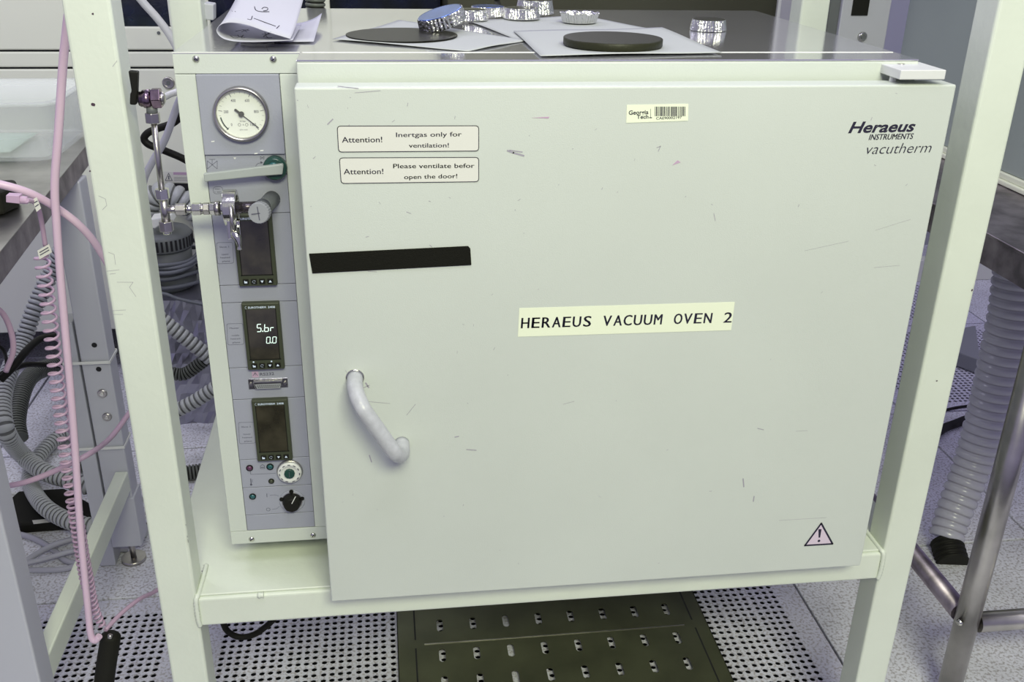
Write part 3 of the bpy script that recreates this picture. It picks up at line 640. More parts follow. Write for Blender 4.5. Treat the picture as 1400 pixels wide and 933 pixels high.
# flat sheet right of it
A = [at(*c, z=ZT + .001) for c in ((352, 59), (429, 58), (441, 33), (385, 34))]; rows = []
for i in range(9):
    s_ = i / 8; r = []
    for j in range(9):
        t = j / 8; p = (A[0] * (1 - t) + A[1] * t) * (1 - s_) + (A[3] * (1 - t) + A[2] * t) * s_; r.append(p + Vector((0, 0, .014 * (t ** 3) * s_ + .001)))
    rows.append(r)
solo(MB().grid(rows), 'paper_sheet', 'paper', 'flat white sheet with raised corner beside the curled paper', 'paper', solid=.0003)
m = MB(); q = [at(*c, z=ZT + .0003) for c in ((329, 62), (363, 62), (375, 58.5), (330, 57))]; m.prism(q, (0, 0, .0006)); solo(m, 'paper_slip', 'label2', 'narrow white paper slip under the curled paper', 'paper')
# ================================================================== VACUUM LINE IN FRONT OF THE COLUMN
YV = .045
vl = thing('vacuum_line', 'steel pipe assembly with tee, ball valve and clamp joining the oven port', 'pipework', tuple(at(225, 315, y=YV)))
def V(px, py, y=YV): return at(px, py, y=y)
def hexnut(a, b_, r, name='nut', mt='chrome'): return MB().tube([a, b_], r, 6, smooth=False).build(name, mt, vl, bevel=.0008)
MB().tube([V(209.5, 160), V(223, 275)], .0035, 16).build('riser_pipe', 'steel', vl)
hexnut(V(208, 154), V(209.6, 168), .0086, mt='steel'); hexnut(V(220.8, 258), V(223, 272), .0084)
MB().tube([V(223, 270), V(228, 308)], .0052, 12).tube([V(224.5, 287), V(245, 286)], .0045, 12).build('tee_body', 'steel', vl)
hexnut(V(226.5, 302), V(228.5, 316), .0086, mt='steel'); MB().cyl(V(228.5, 316), V(229, 320), .005, 10).build('tee_stub', 'chrome', vl)
hexnut(V(240, 286.3), V(254, 286), .0072, mt='steel'); MB().cyl(V(253, 286), V(264, 285.8), .0048, 12).build('pipe_stub', 'chrome', vl)
hexnut(V(263, 285.8), V(275, 285.6), .0078); hexnut(V(278, 285.5), V(286.5, 285.3), .0076, mt='steel')
hexnut(V(287, 285.2), V(294, 285), .0080, 'bright_collar'); MB().cyl(V(274, 285.6), V(279, 285.5), .0065, 12).build('pipe_stub', 'steel', vl)
MB().cyl(V(294, 285), V(301, 284.8), .0088, 12).build('collar', 'steel', vl); MB().cyl(V(300, 284.8), V(309, 284.6), .0075, 16).cyl(V(308, 284.6), V(328, 284), .0062, 16).build('flange_neck', 'chrome', vl)
# kf clamp
ca = V(308, 284.5); cb = V(324, 284); ax_ = (cb - ca).normalized(); cm = (ca + cb) / 2
cl = MB(); n = 28; u = Vector((0, 0, 1)); u = (u - ax_ * u.dot(ax_)).normalized(); w2 = ax_.cross(u)
for a0, a1 in ((math.radians(-20), math.radians(150)), (math.radians(175), math.radians(330))):
    rings = []
    for i in range(n + 1):
        a = a0 + (a1 - a0) * i / n; dr_ = u * math.cos(a) + w2 * math.sin(a)
        rings.append([cm + dr_ * r + ax_ * h for r, h in ((.0150, -.0075), (.0215, -.0075), (.0215, .0075), (.0150, .0075))])
    cl.ring_tube(rings, smooth=False)
clo = cl.build('clamp_ring', 'chrome', vl, bevel=.001)
q = [V(*p, y=YV - .022) for p in ((311, 313), (328, 311), (329, 330), (314, 331))]
for dx in (-6.3, 6.3):
    m = MB(); q = [V(*p, y=YV - .020) for p in ((316 + dx, 302), (321 + dx, 302), (323.5 + dx, 327), (318 + dx, 328))]; m.prism(q, (0, .008, 0)); m.build('clamp_ear', 'chrome', vl, bevel=.0008)
m = MB(); m.tube([V(315, 281, YV - .026), V(317, 300, YV - .030), V(320, 326, YV - .028)], .0022, 10); m.build('clamp_bolt', 'steel', vl)
m = MB(); m.tube(smooth_path([V(318, 318, YV - .028), V(324, 324, YV - .032), V(327, 335, YV - .034), V(327.5, 341, YV - .034)], 5), [.0035 + .0012 * math.sin(i * .4) for i in range(16)], 10)
m.build('wing_nut', 'chrome', vl)
MB().tube([V(322, 284), V(352, 283)], .0068, 20).build('port_pipe', 'bsteel', vl)
kn = MB(); kc = Vector((at(354, 291.5, y=.012).x, .012, at(354, 291.5, y=.012).z)); ax2 = Vector((-.12, -1, .12)).normalized()
kn.lathe(kc - ax2 * .010, ax2, [(.0112, 0), (.0120, .001), (.0120, .011), (.0112, .0125), (.009, .0125)], 48, smooth=False, rmod=lambda j, r: 1 + .035 * (j % 2)).build('knurled_cap', 'greyp', vl)
kc2 = kc + ax2 * .0027; u2 = Vector((1, 0, .1)).normalized(); v2 = ax2.cross(u2)
m = MB()
for a, b_ in ((u2, v2), (v2, u2)): m.add([kc2 + a * .008 * s1 + b_ * .0006 * s2 for s1, s2 in ((-1, -1), (1, -1), (1, 1), (-1, 1))], [(0, 1, 2, 3)])
m.build('cap_cross', 'ink2', vl)
MB().tube([kc + Vector((0, .002, 0)), kc + Vector((.0, .04, -.004))], .0095, 20).build('cap_stem', 'pump', vl)
# ball valve
m = MB(); m.tube([V(190, 135), V(200, 135)], .0078, 16); m.build('valve_stem', 'black', vl)
m = MB(); m.tube([V(192, 135.5), V(196, 135.5), V(196.2, 135.5), V(206, 135), V(206.2, 135), V(210, 134.5)], [.0085, .0085, .0100, .0105, .0085, .0085], 18); m.build('valve_body', 'brass', vl)
m = MB(); m.tube([V(208, 134.5), V(221, 134)], .0118, 6, smooth=False); m.build('valve_nut', 'brass', vl, bevel=.001); MB().tube([V(220, 134.5), V(224, 134.5), V(226, 134.5)], [.0078, .007, .004], 14).build('valve_end', 'steel', vl)
MB().tube([V(207.5, 144), V(208, 156)], .0062, 12).build('valve_neck', 'pump', vl)
m = MB(); q = [V(*p, y=YV - .004) for p in ((175, 97), (188.5, 98), (187.5, 130), (186, 144), (177, 143.5), (177.5, 129), (179.5, 125))]; m.prism(q, (0, .009, 0)); m.build('valve_handle', 'black', vl, bevel=.0015)
# ================================================================== LEFT STEEL TABLE
tb = thing('steel_table', 'stainless topped work table on white square legs left of the rack', 'table', (-.85, .45, ZF))
E0, E1 = Vector((-.395, -.10, 0)), Vector((-.478, .96, 0))
m = MB(); m.prism([(E0.x, E0.y, .4485), (E1.x, E1.y, .4485), (-1.5, .96, .4485), (-1.5, -.10, .4485)], (0, 0, .0015)); m.build('table_top', 'steel', tb)
m = MB(); m.prism([(E0.x, E0.y, .412), (E1.x, E1.y, .412), (E1.x - .002, E1.y, .412), (E0.x - .002, E0.y, .412)], (0, 0, .0375)); m.build('top_flange', 'steeld', tb, bevel=.0007, seg=1)
MB().box(-.511, -.457, .72, .77, -.392, .41).build('leg', 'equipg', tb, bevel=.003)
MB().box(-.514, -.453, .716, .774, -.392, -.27).build('leg_sleeve', 'equipg', tb, bevel=.002)
MB().cyl((-.483, .745, ZF), (-.483, .745, ZF + .008), .026, 24).cyl((-.483, .745, ZF + .008), (-.483, .745, -.39), .006, 10).build('levelling_foot', 'steel', tb)
MB().box(-.535, -.455, .12, .17, ZF, .41).build('leg', 'equipg', tb, bevel=.003)
MB().box(-.483, -.457, .1705, .7195, -.252, -.205).build('side_rail', 'frame', tb, bevel=.003)
MB().box(-1.4, -.5355, .725, .765, .36, .41).build('back_rail', 'equipg', tb, bevel=.003)
for px, py in ((140, 538), (146.5, 570)):
    c = at(px, py, y=.72); MB().lathe((c.x, .7198, c.z), (0, -1, 0), [(.0095, 0), (.0095, .0015), (.0075, .004)], 20).build('bolt', 'steel', tb); MB().lathe((c.x, .716, c.z), (0, -1, 0), [(.0045, 0), (.004, .002)], 6, smooth=False).build('bolt_head', 'chrome', tb)
m = MB()
for px, py in ((129, 472), (135, 505)):
    c = at(px, py, y=.72); m.cyl((c.x, .7199, c.z), (c.x, .7192, c.z), .0052, 16)
m.build('screw_holes', 'under', tb)
for z0, in ((at(130, 495, y=.72).z,), (at(140, 612, y=.72).z,)):
    m = MB(); x0, x1, y0, y1 = -.514, -.4565, .716, .774
    m.box(x0 - .03, x1, y0 - .002, y0, z0 - .003, z0 + .003).box(x1, x1 + .002, y0 - .002, y1, z0 - .003, z0 + .003).box(x0 - .03, x1, y1, y1 + .002, z0 - .003, z0 + .003); solo(m, 'cable_tie', 'white', 'white cable tie around the bolted table leg, ' + ('upper one' if z0 > -.1 else 'lower one'), 'cable tie', 'cable ties on the table leg', bevel=.0006)
# narrow upright board beside the leg
m = MB(); q = [at(*p, y=.735) for p in ((96, 452), (104, 440), (128, 640), (118, 650))]
x0 = at(95, 500, y=.73).x; z1 = at(98, 440, y=.73).z
solo(MB().box(-.549, -.5165, .725, .775, -.445, z1), 'upright_board', 'equipg', 'narrow grey board standing on edge against the bolted table leg', 'board', bevel=.002)
# tub on the table
zt_ = .451; c0 = at(0, 229, z=zt_); c1 = at(88, 229, z=zt_); xr = c1.x; yf0 = .70
tu = thing('plastic_tub', 'shallow translucent white plastic tub on the steel table', 'tub', (-.75, .84, zt_))
m = MB(); rings = []
def rr_ring(x0, x1, y0, y1, z, rad, n=5):
    out = []
    for cx, cy, a0 in ((x1 - rad, y1 - rad, 0), (x0 + rad, y1 - rad, 90), (x0 + rad, y0 + rad, 180), (x1 - rad, y0 + rad, 270)):
        for k in range(n + 1): a = math.radians(a0 + 90 * k / n); out.append(Vector((cx + rad * math.cos(a), cy + rad * math.sin(a), z)))
    return out
X0, X1, Y0, Y1 = -1.02, -.485, .70, .935
prof = [(0.010, 0), (0.002, .004), (0, .012), (-.008, .098), (-.016, .100), (-.016, .106), (-.006, .106), (.004, .012), (.012, .006)]
for d, h in prof: rings.append(rr_ring(X0 + d, X1 - d, Y0 + d, Y1 - d, zt_ + h, .03))
m.ring_tube(rings); m.build('tub_shell', 'tub', tu)
m = MB(); random.seed(5); rows = []
for i in range(14):
    rows.append([Vector((X0 + .05 + .40 * j / 18, Y0 + .03 + .16 * i / 13, zt_ + .012 + .030 * math.sin(math.pi * i / 13) * math.sin(math.pi * j / 18) * (.6 + .4 * random.random()))) for j in range(19)])
solo(m.grid(rows), 'plastic_bag', 'bag', 'crumpled pale green plastic bag inside the translucent tub', 'bag', solid=.0006)
# black device with cable
dv = thing('black_adapter', 'black box shaped adapter on the steel table with a pink plug in it', 'adapter', tuple(at(0, 290, z=.4505)))
dL = dv.location; m = MB(); m.prism([(dL.x + a, dL.y + b_, .4505) for a, b_ in ((-.12, -.03), (.012, -.02), (.022, .02), (.012, .055), (-.12, .045))], (0, 0, .036)); m.build('adapter_case', 'rubber', dv, bevel=.006, seg=3)
YC = .16
def C_(px, py, y=YC): return at(px, py, y=y)
def cablething(L, r, mt, name, label, group=None, y=YC, extra=None, k=8, cat='cable'):
    pts = []
    for p in L:
        if len(p) == 3 and p[2] == 'f': pts.append(at(p[0], p[1], z=ZF + r * 1.02))
        elif len(p) == 3 and p[2] == 'g': pts.append(at(p[0], p[1], z=ZF + r * 3.2))
        elif len(p) == 3: pts.append(at(p[0], p[1], y=p[2]))
        else: pts.append(at(p[0], p[1], y=y))
    m = MB().tube(smooth_path(pts, k), r, 10); return solo(m, name, mt, label, cat, group)
cablething([(104, -40), (96, 0), (90, 50), (86, 90), (80, 180), (75, 250), (77, 300), (82, 370), (88, 440), (96, 530), (103, 620), (108, 700), (113, 760), (120, 830), (124, 868), (130, 876), (136, 870)], .0050, 'pink', 'pink_tube', 'thick pink tube hanging straight down beside the left rack post', 'pink tubes', y=.125, cat='tube')
cablething([(-40, 244, .12), (0, 252, .12), (40, 264, .13), (75, 283, .15), (105, 305, .16), (128, 330, .17), (150, 365, .18)], .0050, 'pink', 'pink_tube', 'thick pink tube curving from the left edge of the picture behind the left rack post', 'pink tubes', cat='tube')
cablething([(195, 540, .5), (176, 566, .45), (150, 600, .4), (120, 622, .3), (80, 642, .3), (40, 658, .3), (8, 665, .3), (-30, 668, .3)], .0045, 'pinkd', 'pink_tube', 'pink tube sweeping across below the bolted leg to the left edge', 'pink tubes', cat='tube')
cablething([(-30, 410, .3), (0, 425, .3), (14, 450, .3), (18, 480, .3), (8, 508, .3)], .0042, 'pinkd', 'pink_tube', 'short pink tube curving down at the left edge above the black cables', 'pink tubes', cat='tube')
cablething([(235, 790, .3), (214, 808, .28), (190, 820, .24), (165, 840, .2), (144, 862, .165)], .0035, 'pinkd', 'pink_cable', 'thin pink cable rising from the black sleeve behind the left rack post', 'pink cables')
# coiled ethernet cable
ct = thing('coiled_network_cable', 'pink coiled network cable hanging from the black adapter', 'cable', tuple(at(140, 860, y=YC)))
m = MB(); m.tube(smooth_path([C_(36, 274, .09), C_(46, 276, .11), C_(53, 287, .13), C_(58, 310, .15), C_(62, 336)], 6), .0030, 8)
base = smooth_path([C_(57, 348), C_(61, 380), C_(66, 420), (C_(72, 470)), C_(80, 540), C_(88, 600), C_(96, 660), C_(106, 720), C_(116, 780), C_(128, 830), C_(141, 858)], 24)
base = resample(base, .0006); hx = []
tot = len(base); ph = 0
for i, p in enumerate(base):
    s_ = i / tot; pit = .0128 if s_ < .62 else .0085; ph += 2 * math.pi * .0006 / pit
    R_ = .0088 * (1 if s_ < .85 else 1 - .5 * (s_ - .85) / .15); q = base[min(i + 1, tot - 1)] - base[max(i - 1, 0)]; q.normalize(); u = q.cross(Vector((0, 1, 0))).normalized(); v = q.cross(u)
    if i % 1 == 0: hx.append(p + (u * math.cos(ph) + v * math.sin(ph)) * R_)
m.tube(hx[::1], .0019, 6); m.build('coil', 'pinkd', ct)
m = MB(); q = [C_(*p, .088) for p in ((8, 267), (26, 268), (27, 279), (8, 277))]; m.prism(q, (0, .012, 0)); m.tube([C_(25, 273, .094), C_(38, 274, .094)], .0048, 10); m.build('plug', 'pinkd', ct, bevel=.0008)
for q4, ln in ((((51, 343), (67, 334), (71, 345), (54, 355)), 1), (((44, 273), (50, 270), (56, 285), (50, 290)), 0)):
    m = MB(); yy = YC - .012 if ln else .105; q = [C_(*p, yy) for p in q4]; m.prism(q, (0, .001, 0)); m.cur = 1
    for s_ in (.3, .6):
        a = q[0] + (q[3] - q[0]) * s_; b_ = q[1] + (q[2] - q[1]) * s_; a, b_ = a + (b_ - a) * .15, a + (b_ - a) * .85; stroke(m, [(a.x, a.z), (b_.x, b_.z)], .0012, yy - .0003)
    m.build('cable_tag', ['label2', 'ink2'], ct)
m = MB(); m.tube(smooth_path([at(*p, y=y) for p, y in (((152, 864), .165), ((150, 880), .16), ((146, 905), .155), ((140, 950), .15), ((132, 1000), .15))], 5), [.0065, .013] + [.0155] * 19, 16)
sl = solo(m, 'black_sleeve', 'rubber', 'black cable sleeve hanging over the perforated floor left of the rack', 'sleeve')
m = MB().cyl(at(151, 868, y=.15), at(150, 873, y=.148), .0035, 10); m.build('silver_tip', 'steel', sl)
# ================================================================== LEFT FLOOR HOSES AND CABLES
def fp(px, py, h=.02): return at(px, py, z=ZF + h)
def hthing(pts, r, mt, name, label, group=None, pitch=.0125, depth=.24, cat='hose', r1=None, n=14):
    return solo(hose(MB(), pts, r, pitch, depth, n, r1), name, [mt, {'hose': 'groove', 'hoset': 'grooveshadet'}.get(mt, 'black')], label, cat, group)
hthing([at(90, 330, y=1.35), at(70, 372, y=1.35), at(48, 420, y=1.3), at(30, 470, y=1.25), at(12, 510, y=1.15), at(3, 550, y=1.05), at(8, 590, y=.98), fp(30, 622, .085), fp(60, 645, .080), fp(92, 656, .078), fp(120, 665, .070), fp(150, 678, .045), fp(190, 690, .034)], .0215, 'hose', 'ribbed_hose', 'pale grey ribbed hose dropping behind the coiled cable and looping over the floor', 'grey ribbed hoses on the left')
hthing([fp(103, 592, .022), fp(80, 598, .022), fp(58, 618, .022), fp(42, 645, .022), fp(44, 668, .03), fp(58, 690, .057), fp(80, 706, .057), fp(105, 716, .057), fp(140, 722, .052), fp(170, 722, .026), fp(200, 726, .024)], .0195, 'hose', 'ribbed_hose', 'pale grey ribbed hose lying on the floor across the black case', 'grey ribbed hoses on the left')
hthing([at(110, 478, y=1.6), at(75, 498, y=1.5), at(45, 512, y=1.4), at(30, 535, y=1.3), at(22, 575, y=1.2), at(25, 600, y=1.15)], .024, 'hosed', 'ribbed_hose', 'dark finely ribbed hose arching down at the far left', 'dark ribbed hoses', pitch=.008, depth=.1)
hthing([fp(108, 632, .02), fp(122, 640, .02), fp(140, 645, .02)], .017, 'hosed', 'ribbed_hose', 'short dark ribbed hose end beside the bolted leg', 'dark ribbed hoses', pitch=.008)
cablething([(0, 520, .9), (20, 500, .92), (36, 480, .95), (55, 464, 1.0), (75, 460, 1.05), (90, 452, 1.1)], .0085, 'black', 'black_cable', 'thick black cable arching left of the coiled cable', 'black cables under the table')
cablething([(-5, 515, 1.0), (15, 506, 1.02), (35, 499, 1.05), (60, 499, 1.1), (92, 500, 1.12)], .0065, 'black', 'black_cable', 'lower thin black cable running behind the coiled cable', 'black cables under the table')
cablething([(-5, 470, .9), (5, 480, .92), (9, 495, .95), (8, 510, .95)], .0040, 'black', 'black_cable', 'short thin black cable at the left edge', 'black cables under the table')
m = MB(); q = [fp(*p, .001) for p in ((12, 699), (28, 684), (90, 680), (128, 702), (140, 722), (30, 730), (14, 714))]; m.prism(q, (0, 0, .026)); bk = solo(m, 'black_case', 'rubber', 'flat black case lying on the floor under the ribbed hose', 'case', bevel=.004)
m = MB(); q = [fp(*p, .0275) for p in ((44, 712), (78, 709), (80, 713), (46, 717))]; m.prism(q, (0, 0, .0006)); m.build('white_label', 'label2', bk)
for i, (L, r, lb) in enumerate((
        ([(-5, 728, 'f'), (20, 730, 'f'), (45, 736, 'f'), (70, 750, 'f'), (92, 768, 'f'), (120, 772, 'f')], .0068, 'grey cable on the floor rising leftmost over the crossing cables'),
        ([(25, 775, 'g'), (50, 758, 'g'), (75, 745, 'g'), (105, 736, 'g'), (140, 726, 'g')], .0068, 'grey cable on the floor crossing up to the right over another'),
        ([(25, 779, 'f'), (60, 780, 'f'), (90, 778, 'f'), (120, 768, 'f'), (150, 756, 'f'), (175, 745, 'f')], .0062, 'grey cable on the floor lowest of the tangle'),
        ([(28, 772, 'g'), (60, 765, 'g'), (95, 755, 'g'), (130, 750, 'g'), (175, 752, 'f')], .0060, 'grey cable on the floor running level to the bolted leg'))):
    cablething(L, r, 'cable', 'grey_cable', lb, 'grey cables on the floor left')
cablething([(0, 674, 'f'), (15, 675, 'f'), (28, 677, 'f'), (36, 682, 'f')], .0035, 'white', 'white_wire', 'upper thin white wire on the floor by the black case', 'white wires on the floor')
cablething([(0, 680, 'f'), (15, 680, 'f'), (26, 682, 'f'), (33, 686, 'f')], .0035, 'white', 'white_wire', 'lower thin white wire on the floor by the black case', 'white wires on the floor')
# cable loop under the oven shelf
cablething([(303, 845, .32), (310, 862, .32), (325, 871, .32), (345, 869, .32), (365, 856, .32), (385, 835, .32)], .0055, 'rubber', 'black_cable', 'black cable loop hanging below the oven shelf at its left end', 'cable under the shelf')
# ================================================================== GAP BETWEEN LEFT POST AND OVEN
YE = 1.7
# equipment cabinet behind
eq = thing('equipment_cabinet', 'tall white process tool with horizontal seams and dark windows behind the rack', 'cabinet', (-.5, 2.0, ZF))
z69, z93 = at(120, 69.5, y=YE).z, at(120, 93, y=YE).z; zb = at(30, 455, y=YE).z; zw = .580
MB().box(-1.8, .262, YE + .012, 2.5, zb, 1.4).build('tool_body', 'seam', eq)
def pan(x0, x1, z0, z1, mt='equip', nm='panel', d=.012, bv=.004): return MB().box(x0, x1, YE, YE + d, z0, z1).build(nm, mt, eq, bevel=bv)
pan(-1.8, .262, zb, z93 - .003); pan(-1.8, .262, z93 + .002, z69 - .003)
# upper panel cut around the dark windows
wins = [(-.60, -.50), (-.42, -.335), (-.255, -.125), (-.075, .0)]
pan(-1.8, -.584, z69 + .002, 1.4)
pan(-.583, .262, z69 + .002, zw - .012)
for a, b_ in ((-.457, -.352), (-.245, -.145), (-.085, -.035)): pan(a, b_, zw - .0115, 1.4, bv=.003)
for a, b_, zt0 in ((-.583, -.457, .95), (-.352, -.245, .95), (-.145, -.085, .69), (-.035, .262, .69)):
    MB().box(a, b_, YE + .006, YE + .011, zw - .012, zt0).build('dark_window', 'window', eq); pan(a, b_, zt0 + .0005, 1.4, bv=.003)
c = at(230.5, 113.5, y=YE); MB().lathe((c.x, YE, c.z), (0, -1, 0), [(.0165, 0), (.0165, .003), (.013, .005), (.010, .003)], 24).build('round_latch', 'steel', eq); MB().cyl((c.x, YE - .003, c.z), (c.x, YE - .0045, c.z), .006, 8).build('latch_screw', 'pump', eq)
c = at(217, 45, y=YE); MB().cyl((c.x, YE, c.z), (c.x, YE - .002, c.z), .0045, 12).build('screw', 'pump', eq)
m = MB(); q = pxl([(223, 234.5), (262, 235), (263, 250), (225, 249)], YE - .001); sheet(m, q, YE - .0005, .0006); m.cur = 1
stroke(m, pxl([(226, 247), (230.5, 237), (235.5, 247)], YE - .0015), .0016, YE - .0015, True); stroke(m, pxl([(230.7, 241), (230.8, 245)], YE - .0015), .003, YE - .0015)
for k in (242.5, 244.5, 246.5): stroke(m, pxl([(238, k), (258, k + .4)], YE - .0015), .0008, YE - .0015)
m.cur = 2; sheet(m, pxl([(237, 235.5), (262, 236), (262, 239.5), (237, 239)], YE - .0015), YE - .0012, .0004); m.build('warning_label', ['label2', 'ink2', 'pinkd'], eq)
m = MB(); sheet(m, pxl([(237, 250.5), (258, 251), (262, 266), (240, 264)], YE - .001), YE, .001); m.build('dark_slot', 'under', eq)
# foil box and pump
bx = thing('foil_wrapped_box', 'shiny metal wrapped box on the floor behind the oven, under the grey casing', 'box', (-.46, 1.48, ZF))
c0, c1 = at(200, 412, y=1.36), at(290, 412, y=1.36); zf1 = c0.z
m = MB(); rows = []; random.seed(2)
nx, nz = 14, 12
for (xa, ya), (xb, yb) in (((c0.x - .04, 1.36), (c1.x + .02, 1.36)), ((c1.x + .02, 1.36), (c1.x + .02, 1.60)), ((c0.x - .04, 1.60), (c0.x - .04, 1.36)), ((c1.x + .02, 1.60), (c0.x - .04, 1.60))):
    m.grid([[Vector((xa + (xb - xa) * j / nx + random.uniform(-.004, .004) * (0 < j < nx), ya + (yb - ya) * j / nx + random.uniform(-.006, .006) * (0 < j < nx), ZF + (zf1 - ZF) * i / nz)) for j in range(nx + 1)] for i in range(nz + 1)], smooth=False)
m.add([(c0.x - .04, 1.36, zf1), (c1.x + .02, 1.36, zf1), (c1.x + .02, 1.60, zf1), (c0.x - .04, 1.60, zf1)], [(0, 1, 2, 3)]); m.build('wrapped_body', mat('wrap_foil', (.42, .42, .48), .3, metal=.9, bump=.6, bscale=30), bx)
pc = at(229, 390, y=1.46); pz = zf1 + .0005
pu = thing('round_filter_unit', 'dark grey round casing with slotted cap on the metal wrapped box', 'machine', (pc.x, 1.48, pz))
ztop = at(229, 318, y=1.44).z
MB().lathe((pc.x, 1.48, pz), (0, 0, 1), [(.070, 0), (.074, .01), (.074, .05), (.070, .06), (.070, ztop - pz - .05)], 36).build('casing', 'pump', pu)
MB().lathe((pc.x, 1.48, ztop - .05), (0, 0, 1), [(.074, 0), (.076, .004), (.076, .036), (.068, .046), (.03, .052)], 44).build('slotted_cap', 'pump', pu)
m = MB()
for i in range(40):
    a = 2 * math.pi * i / 40; d = Vector((math.cos(a), math.sin(a), 0)); tdir = Vector((-math.sin(a), math.cos(a), 0)); p = Vector((pc.x, 1.48, ztop - .043)) + d * .0765
    m.prism([p - tdir * .0028, p + tdir * .0028, p + tdir * .0028 + Vector((0, 0, .028)), p - tdir * .0028 + Vector((0, 0, .028))], d * .001)
m.build('slots', 'under', pu)
m = MB(); 
for i in range(5):
    h = ztop - .068 - i * .0160; pts = []
    for k in range(41):
        a = 2 * math.pi * k / 40; r = .088 + .006 * math.sin(i * 2.1 + a * 2); pts.append(Vector((pc.x + r * math.cos(a), 1.48 + r * math.sin(a), h + .010 * math.sin(a + i * 1.3) + .004 * math.sin(3 * a + i))))
    m.tube(pts, .0052, 8, caps=False)
solo(m, 'coiled_cable', 'coilc', 'slate grey cable wound in loops around the round casing', 'cable')
cablething([(205, 402, 1.34), (225, 402, 1.34), (245, 409, 1.34), (285, 418, 1.34)], .0045, 'coilc', 'grey_cable', 'loose grey cable across the front of the metal wrapped box', 'slate cables in the gap')
MB().prism([at(*p, y=1.42) for p in ((205, 300), (232, 296), (237, 304), (222, 306), (212, 313), (204, 312))], (0, .05, 0)).build('white_bracket', 'lip', pu, bevel=.003)
hthing([at(196, 312, y=1.63), at(203, 280, y=1.63), at(215, 266, y=1.63), at(238, 268, y=1.63), at(262, 284, y=1.63), at(285, 310, y=1.63)], .034, 'hose', 'ribbed_hose', 'wide grey ribbed hose arching behind the tee fitting', 'hoses in the gap', pitch=.022, depth=.24)
hthing([at(215, 432, y=1.25), at(232, 446, y=1.25), at(258, 466, y=1.25), at(290, 492, y=1.25)], .0200, 'hose', 'ribbed_hose', 'upper grey ribbed hose crossing the gap beside the left post', 'hoses in the gap', pitch=.0145, depth=.24)
hthing([at(225, 573, y=1.15), at(245, 560, y=1.15), at(268, 548, y=1.15), at(300, 527, y=1.15)], .0190, 'hose', 'ribbed_hose', 'lower grey ribbed hose crossing the gap beside the left post', 'hoses in the gap', pitch=.0145, depth=.24)
hthing([at(225, 508, y=1.30), at(250, 512, y=1.30), at(270, 500, y=1.30), at(285, 488, y=1.30)], .018, 'hosed', 'ribbed_hose', 'dark ribbed hose between the two grey hoses in the gap', 'hoses in the gap', pitch=.009)
hthing([fp(235, 650, .02), fp(265, 646, .02), fp(300, 640, .02)], .020, 'hosed', 'ribbed_hose', 'dark ribbed hose end on the floor beside the shelf', 'hoses in the gap', pitch=.008)
cablething([(262, 140, 1.2), (240, 166, 1.2), (215, 176, 1.2), (202, 182, 1.2), (197, 190, 1.2), (204, 198, 1.2), (225, 206, 1.2), (262, 224, 1.2), (300, 260, 1.2), (315, 400, 1.2), (330, 590, 1.2), (345, 630, 'f'), (370, 630, 'f')], .0085, 'black', 'black_cable', 'black cable bent like an elbow behind the riser pipe', 'cables in the gap')
cablething([(262, 105, 1.1), (244, 140, 1.1), (226, 190, 1.1), (208, 222, 1.1), (196, 250, 1.1), (192, 300, 1.1), (205, 500, 1.1), (222, 640, 1.1), (232, 668, 'f'), (238, 672, 'f')], .0080, 'cable', 'grey_cable', 'grey cable slanting behind the riser pipe', 'cables in the gap')
cablething([(255, 122, 1.05), (235, 128, 1.05), (222, 134, 1.05), (205, 138, 1.05)], .0070, 'lip', 'white_tube', 'short white tube running behind the ball valve', 'cables in the gap', cat='tube')
cablething([(185, -10, 1.3), (198, 6, 1.3), (215, 25, 1.3), (232, 48, 1.3), (245, 75, 1.3), (262, 140, 1.3), (275, 300, 1.3), (300, 520, 1.3), (345, 580, 1.28), (370, 600, 'f'), (390, 602, 'f')], .0090, 'white', 'white_tube', 'white tube curving down in front of the dark window', 'tubes behind the rack', cat='tube')
# things behind the oven
hthing([at(431, -30, y=.75), at(431, 0, y=.75), at(432, 40, y=.75), at(432, 70, y=.75)], .0180, 'hosed', 'ribbed_hose', 'dark ribbed hose standing behind the oven top', 'hose behind the oven', pitch=.008, depth=.2)
m = MB(); q = [at(*p, y=.64) for p in ((278, 4), (292, 6), (292, 28), (278, 27))]; m.prism(q, (0, .03, 0)); m.build('bracket', 'equipg', fr, bevel=.002)
cablething([(678, -8, 1.0), (680, 4, 1.0), (684, 14, .9), (690, 30, .85)], .006, 'black', 'black_cable', 'black cable behind the foil dishes, left of the pair', 'cables behind the dishes')
cablething([(735, -10, 1.0), (738, 4, 1.0), (752, 16, .95), (756, 30, .9)], .008, 'black', 'black_cable', 'black cable behind the foil dishes, right of the pair', 'cables behind the dishes')
# dark cabinet behind right
dk = thing('dark_cabinet', 'large dark olive panelled cabinet behind the oven top', 'cabinet', (.7, 1.75, ZF))
MB().box(.268, 1.138, 1.5, 2.2, ZF, 1.4).build('cabinet_body', 'darkcab', dk, bevel=.004)
MB().box(1.138, 1.146, 1.492, 1.6, ZF, 1.4).build('edge_strip', 'lip', dk)
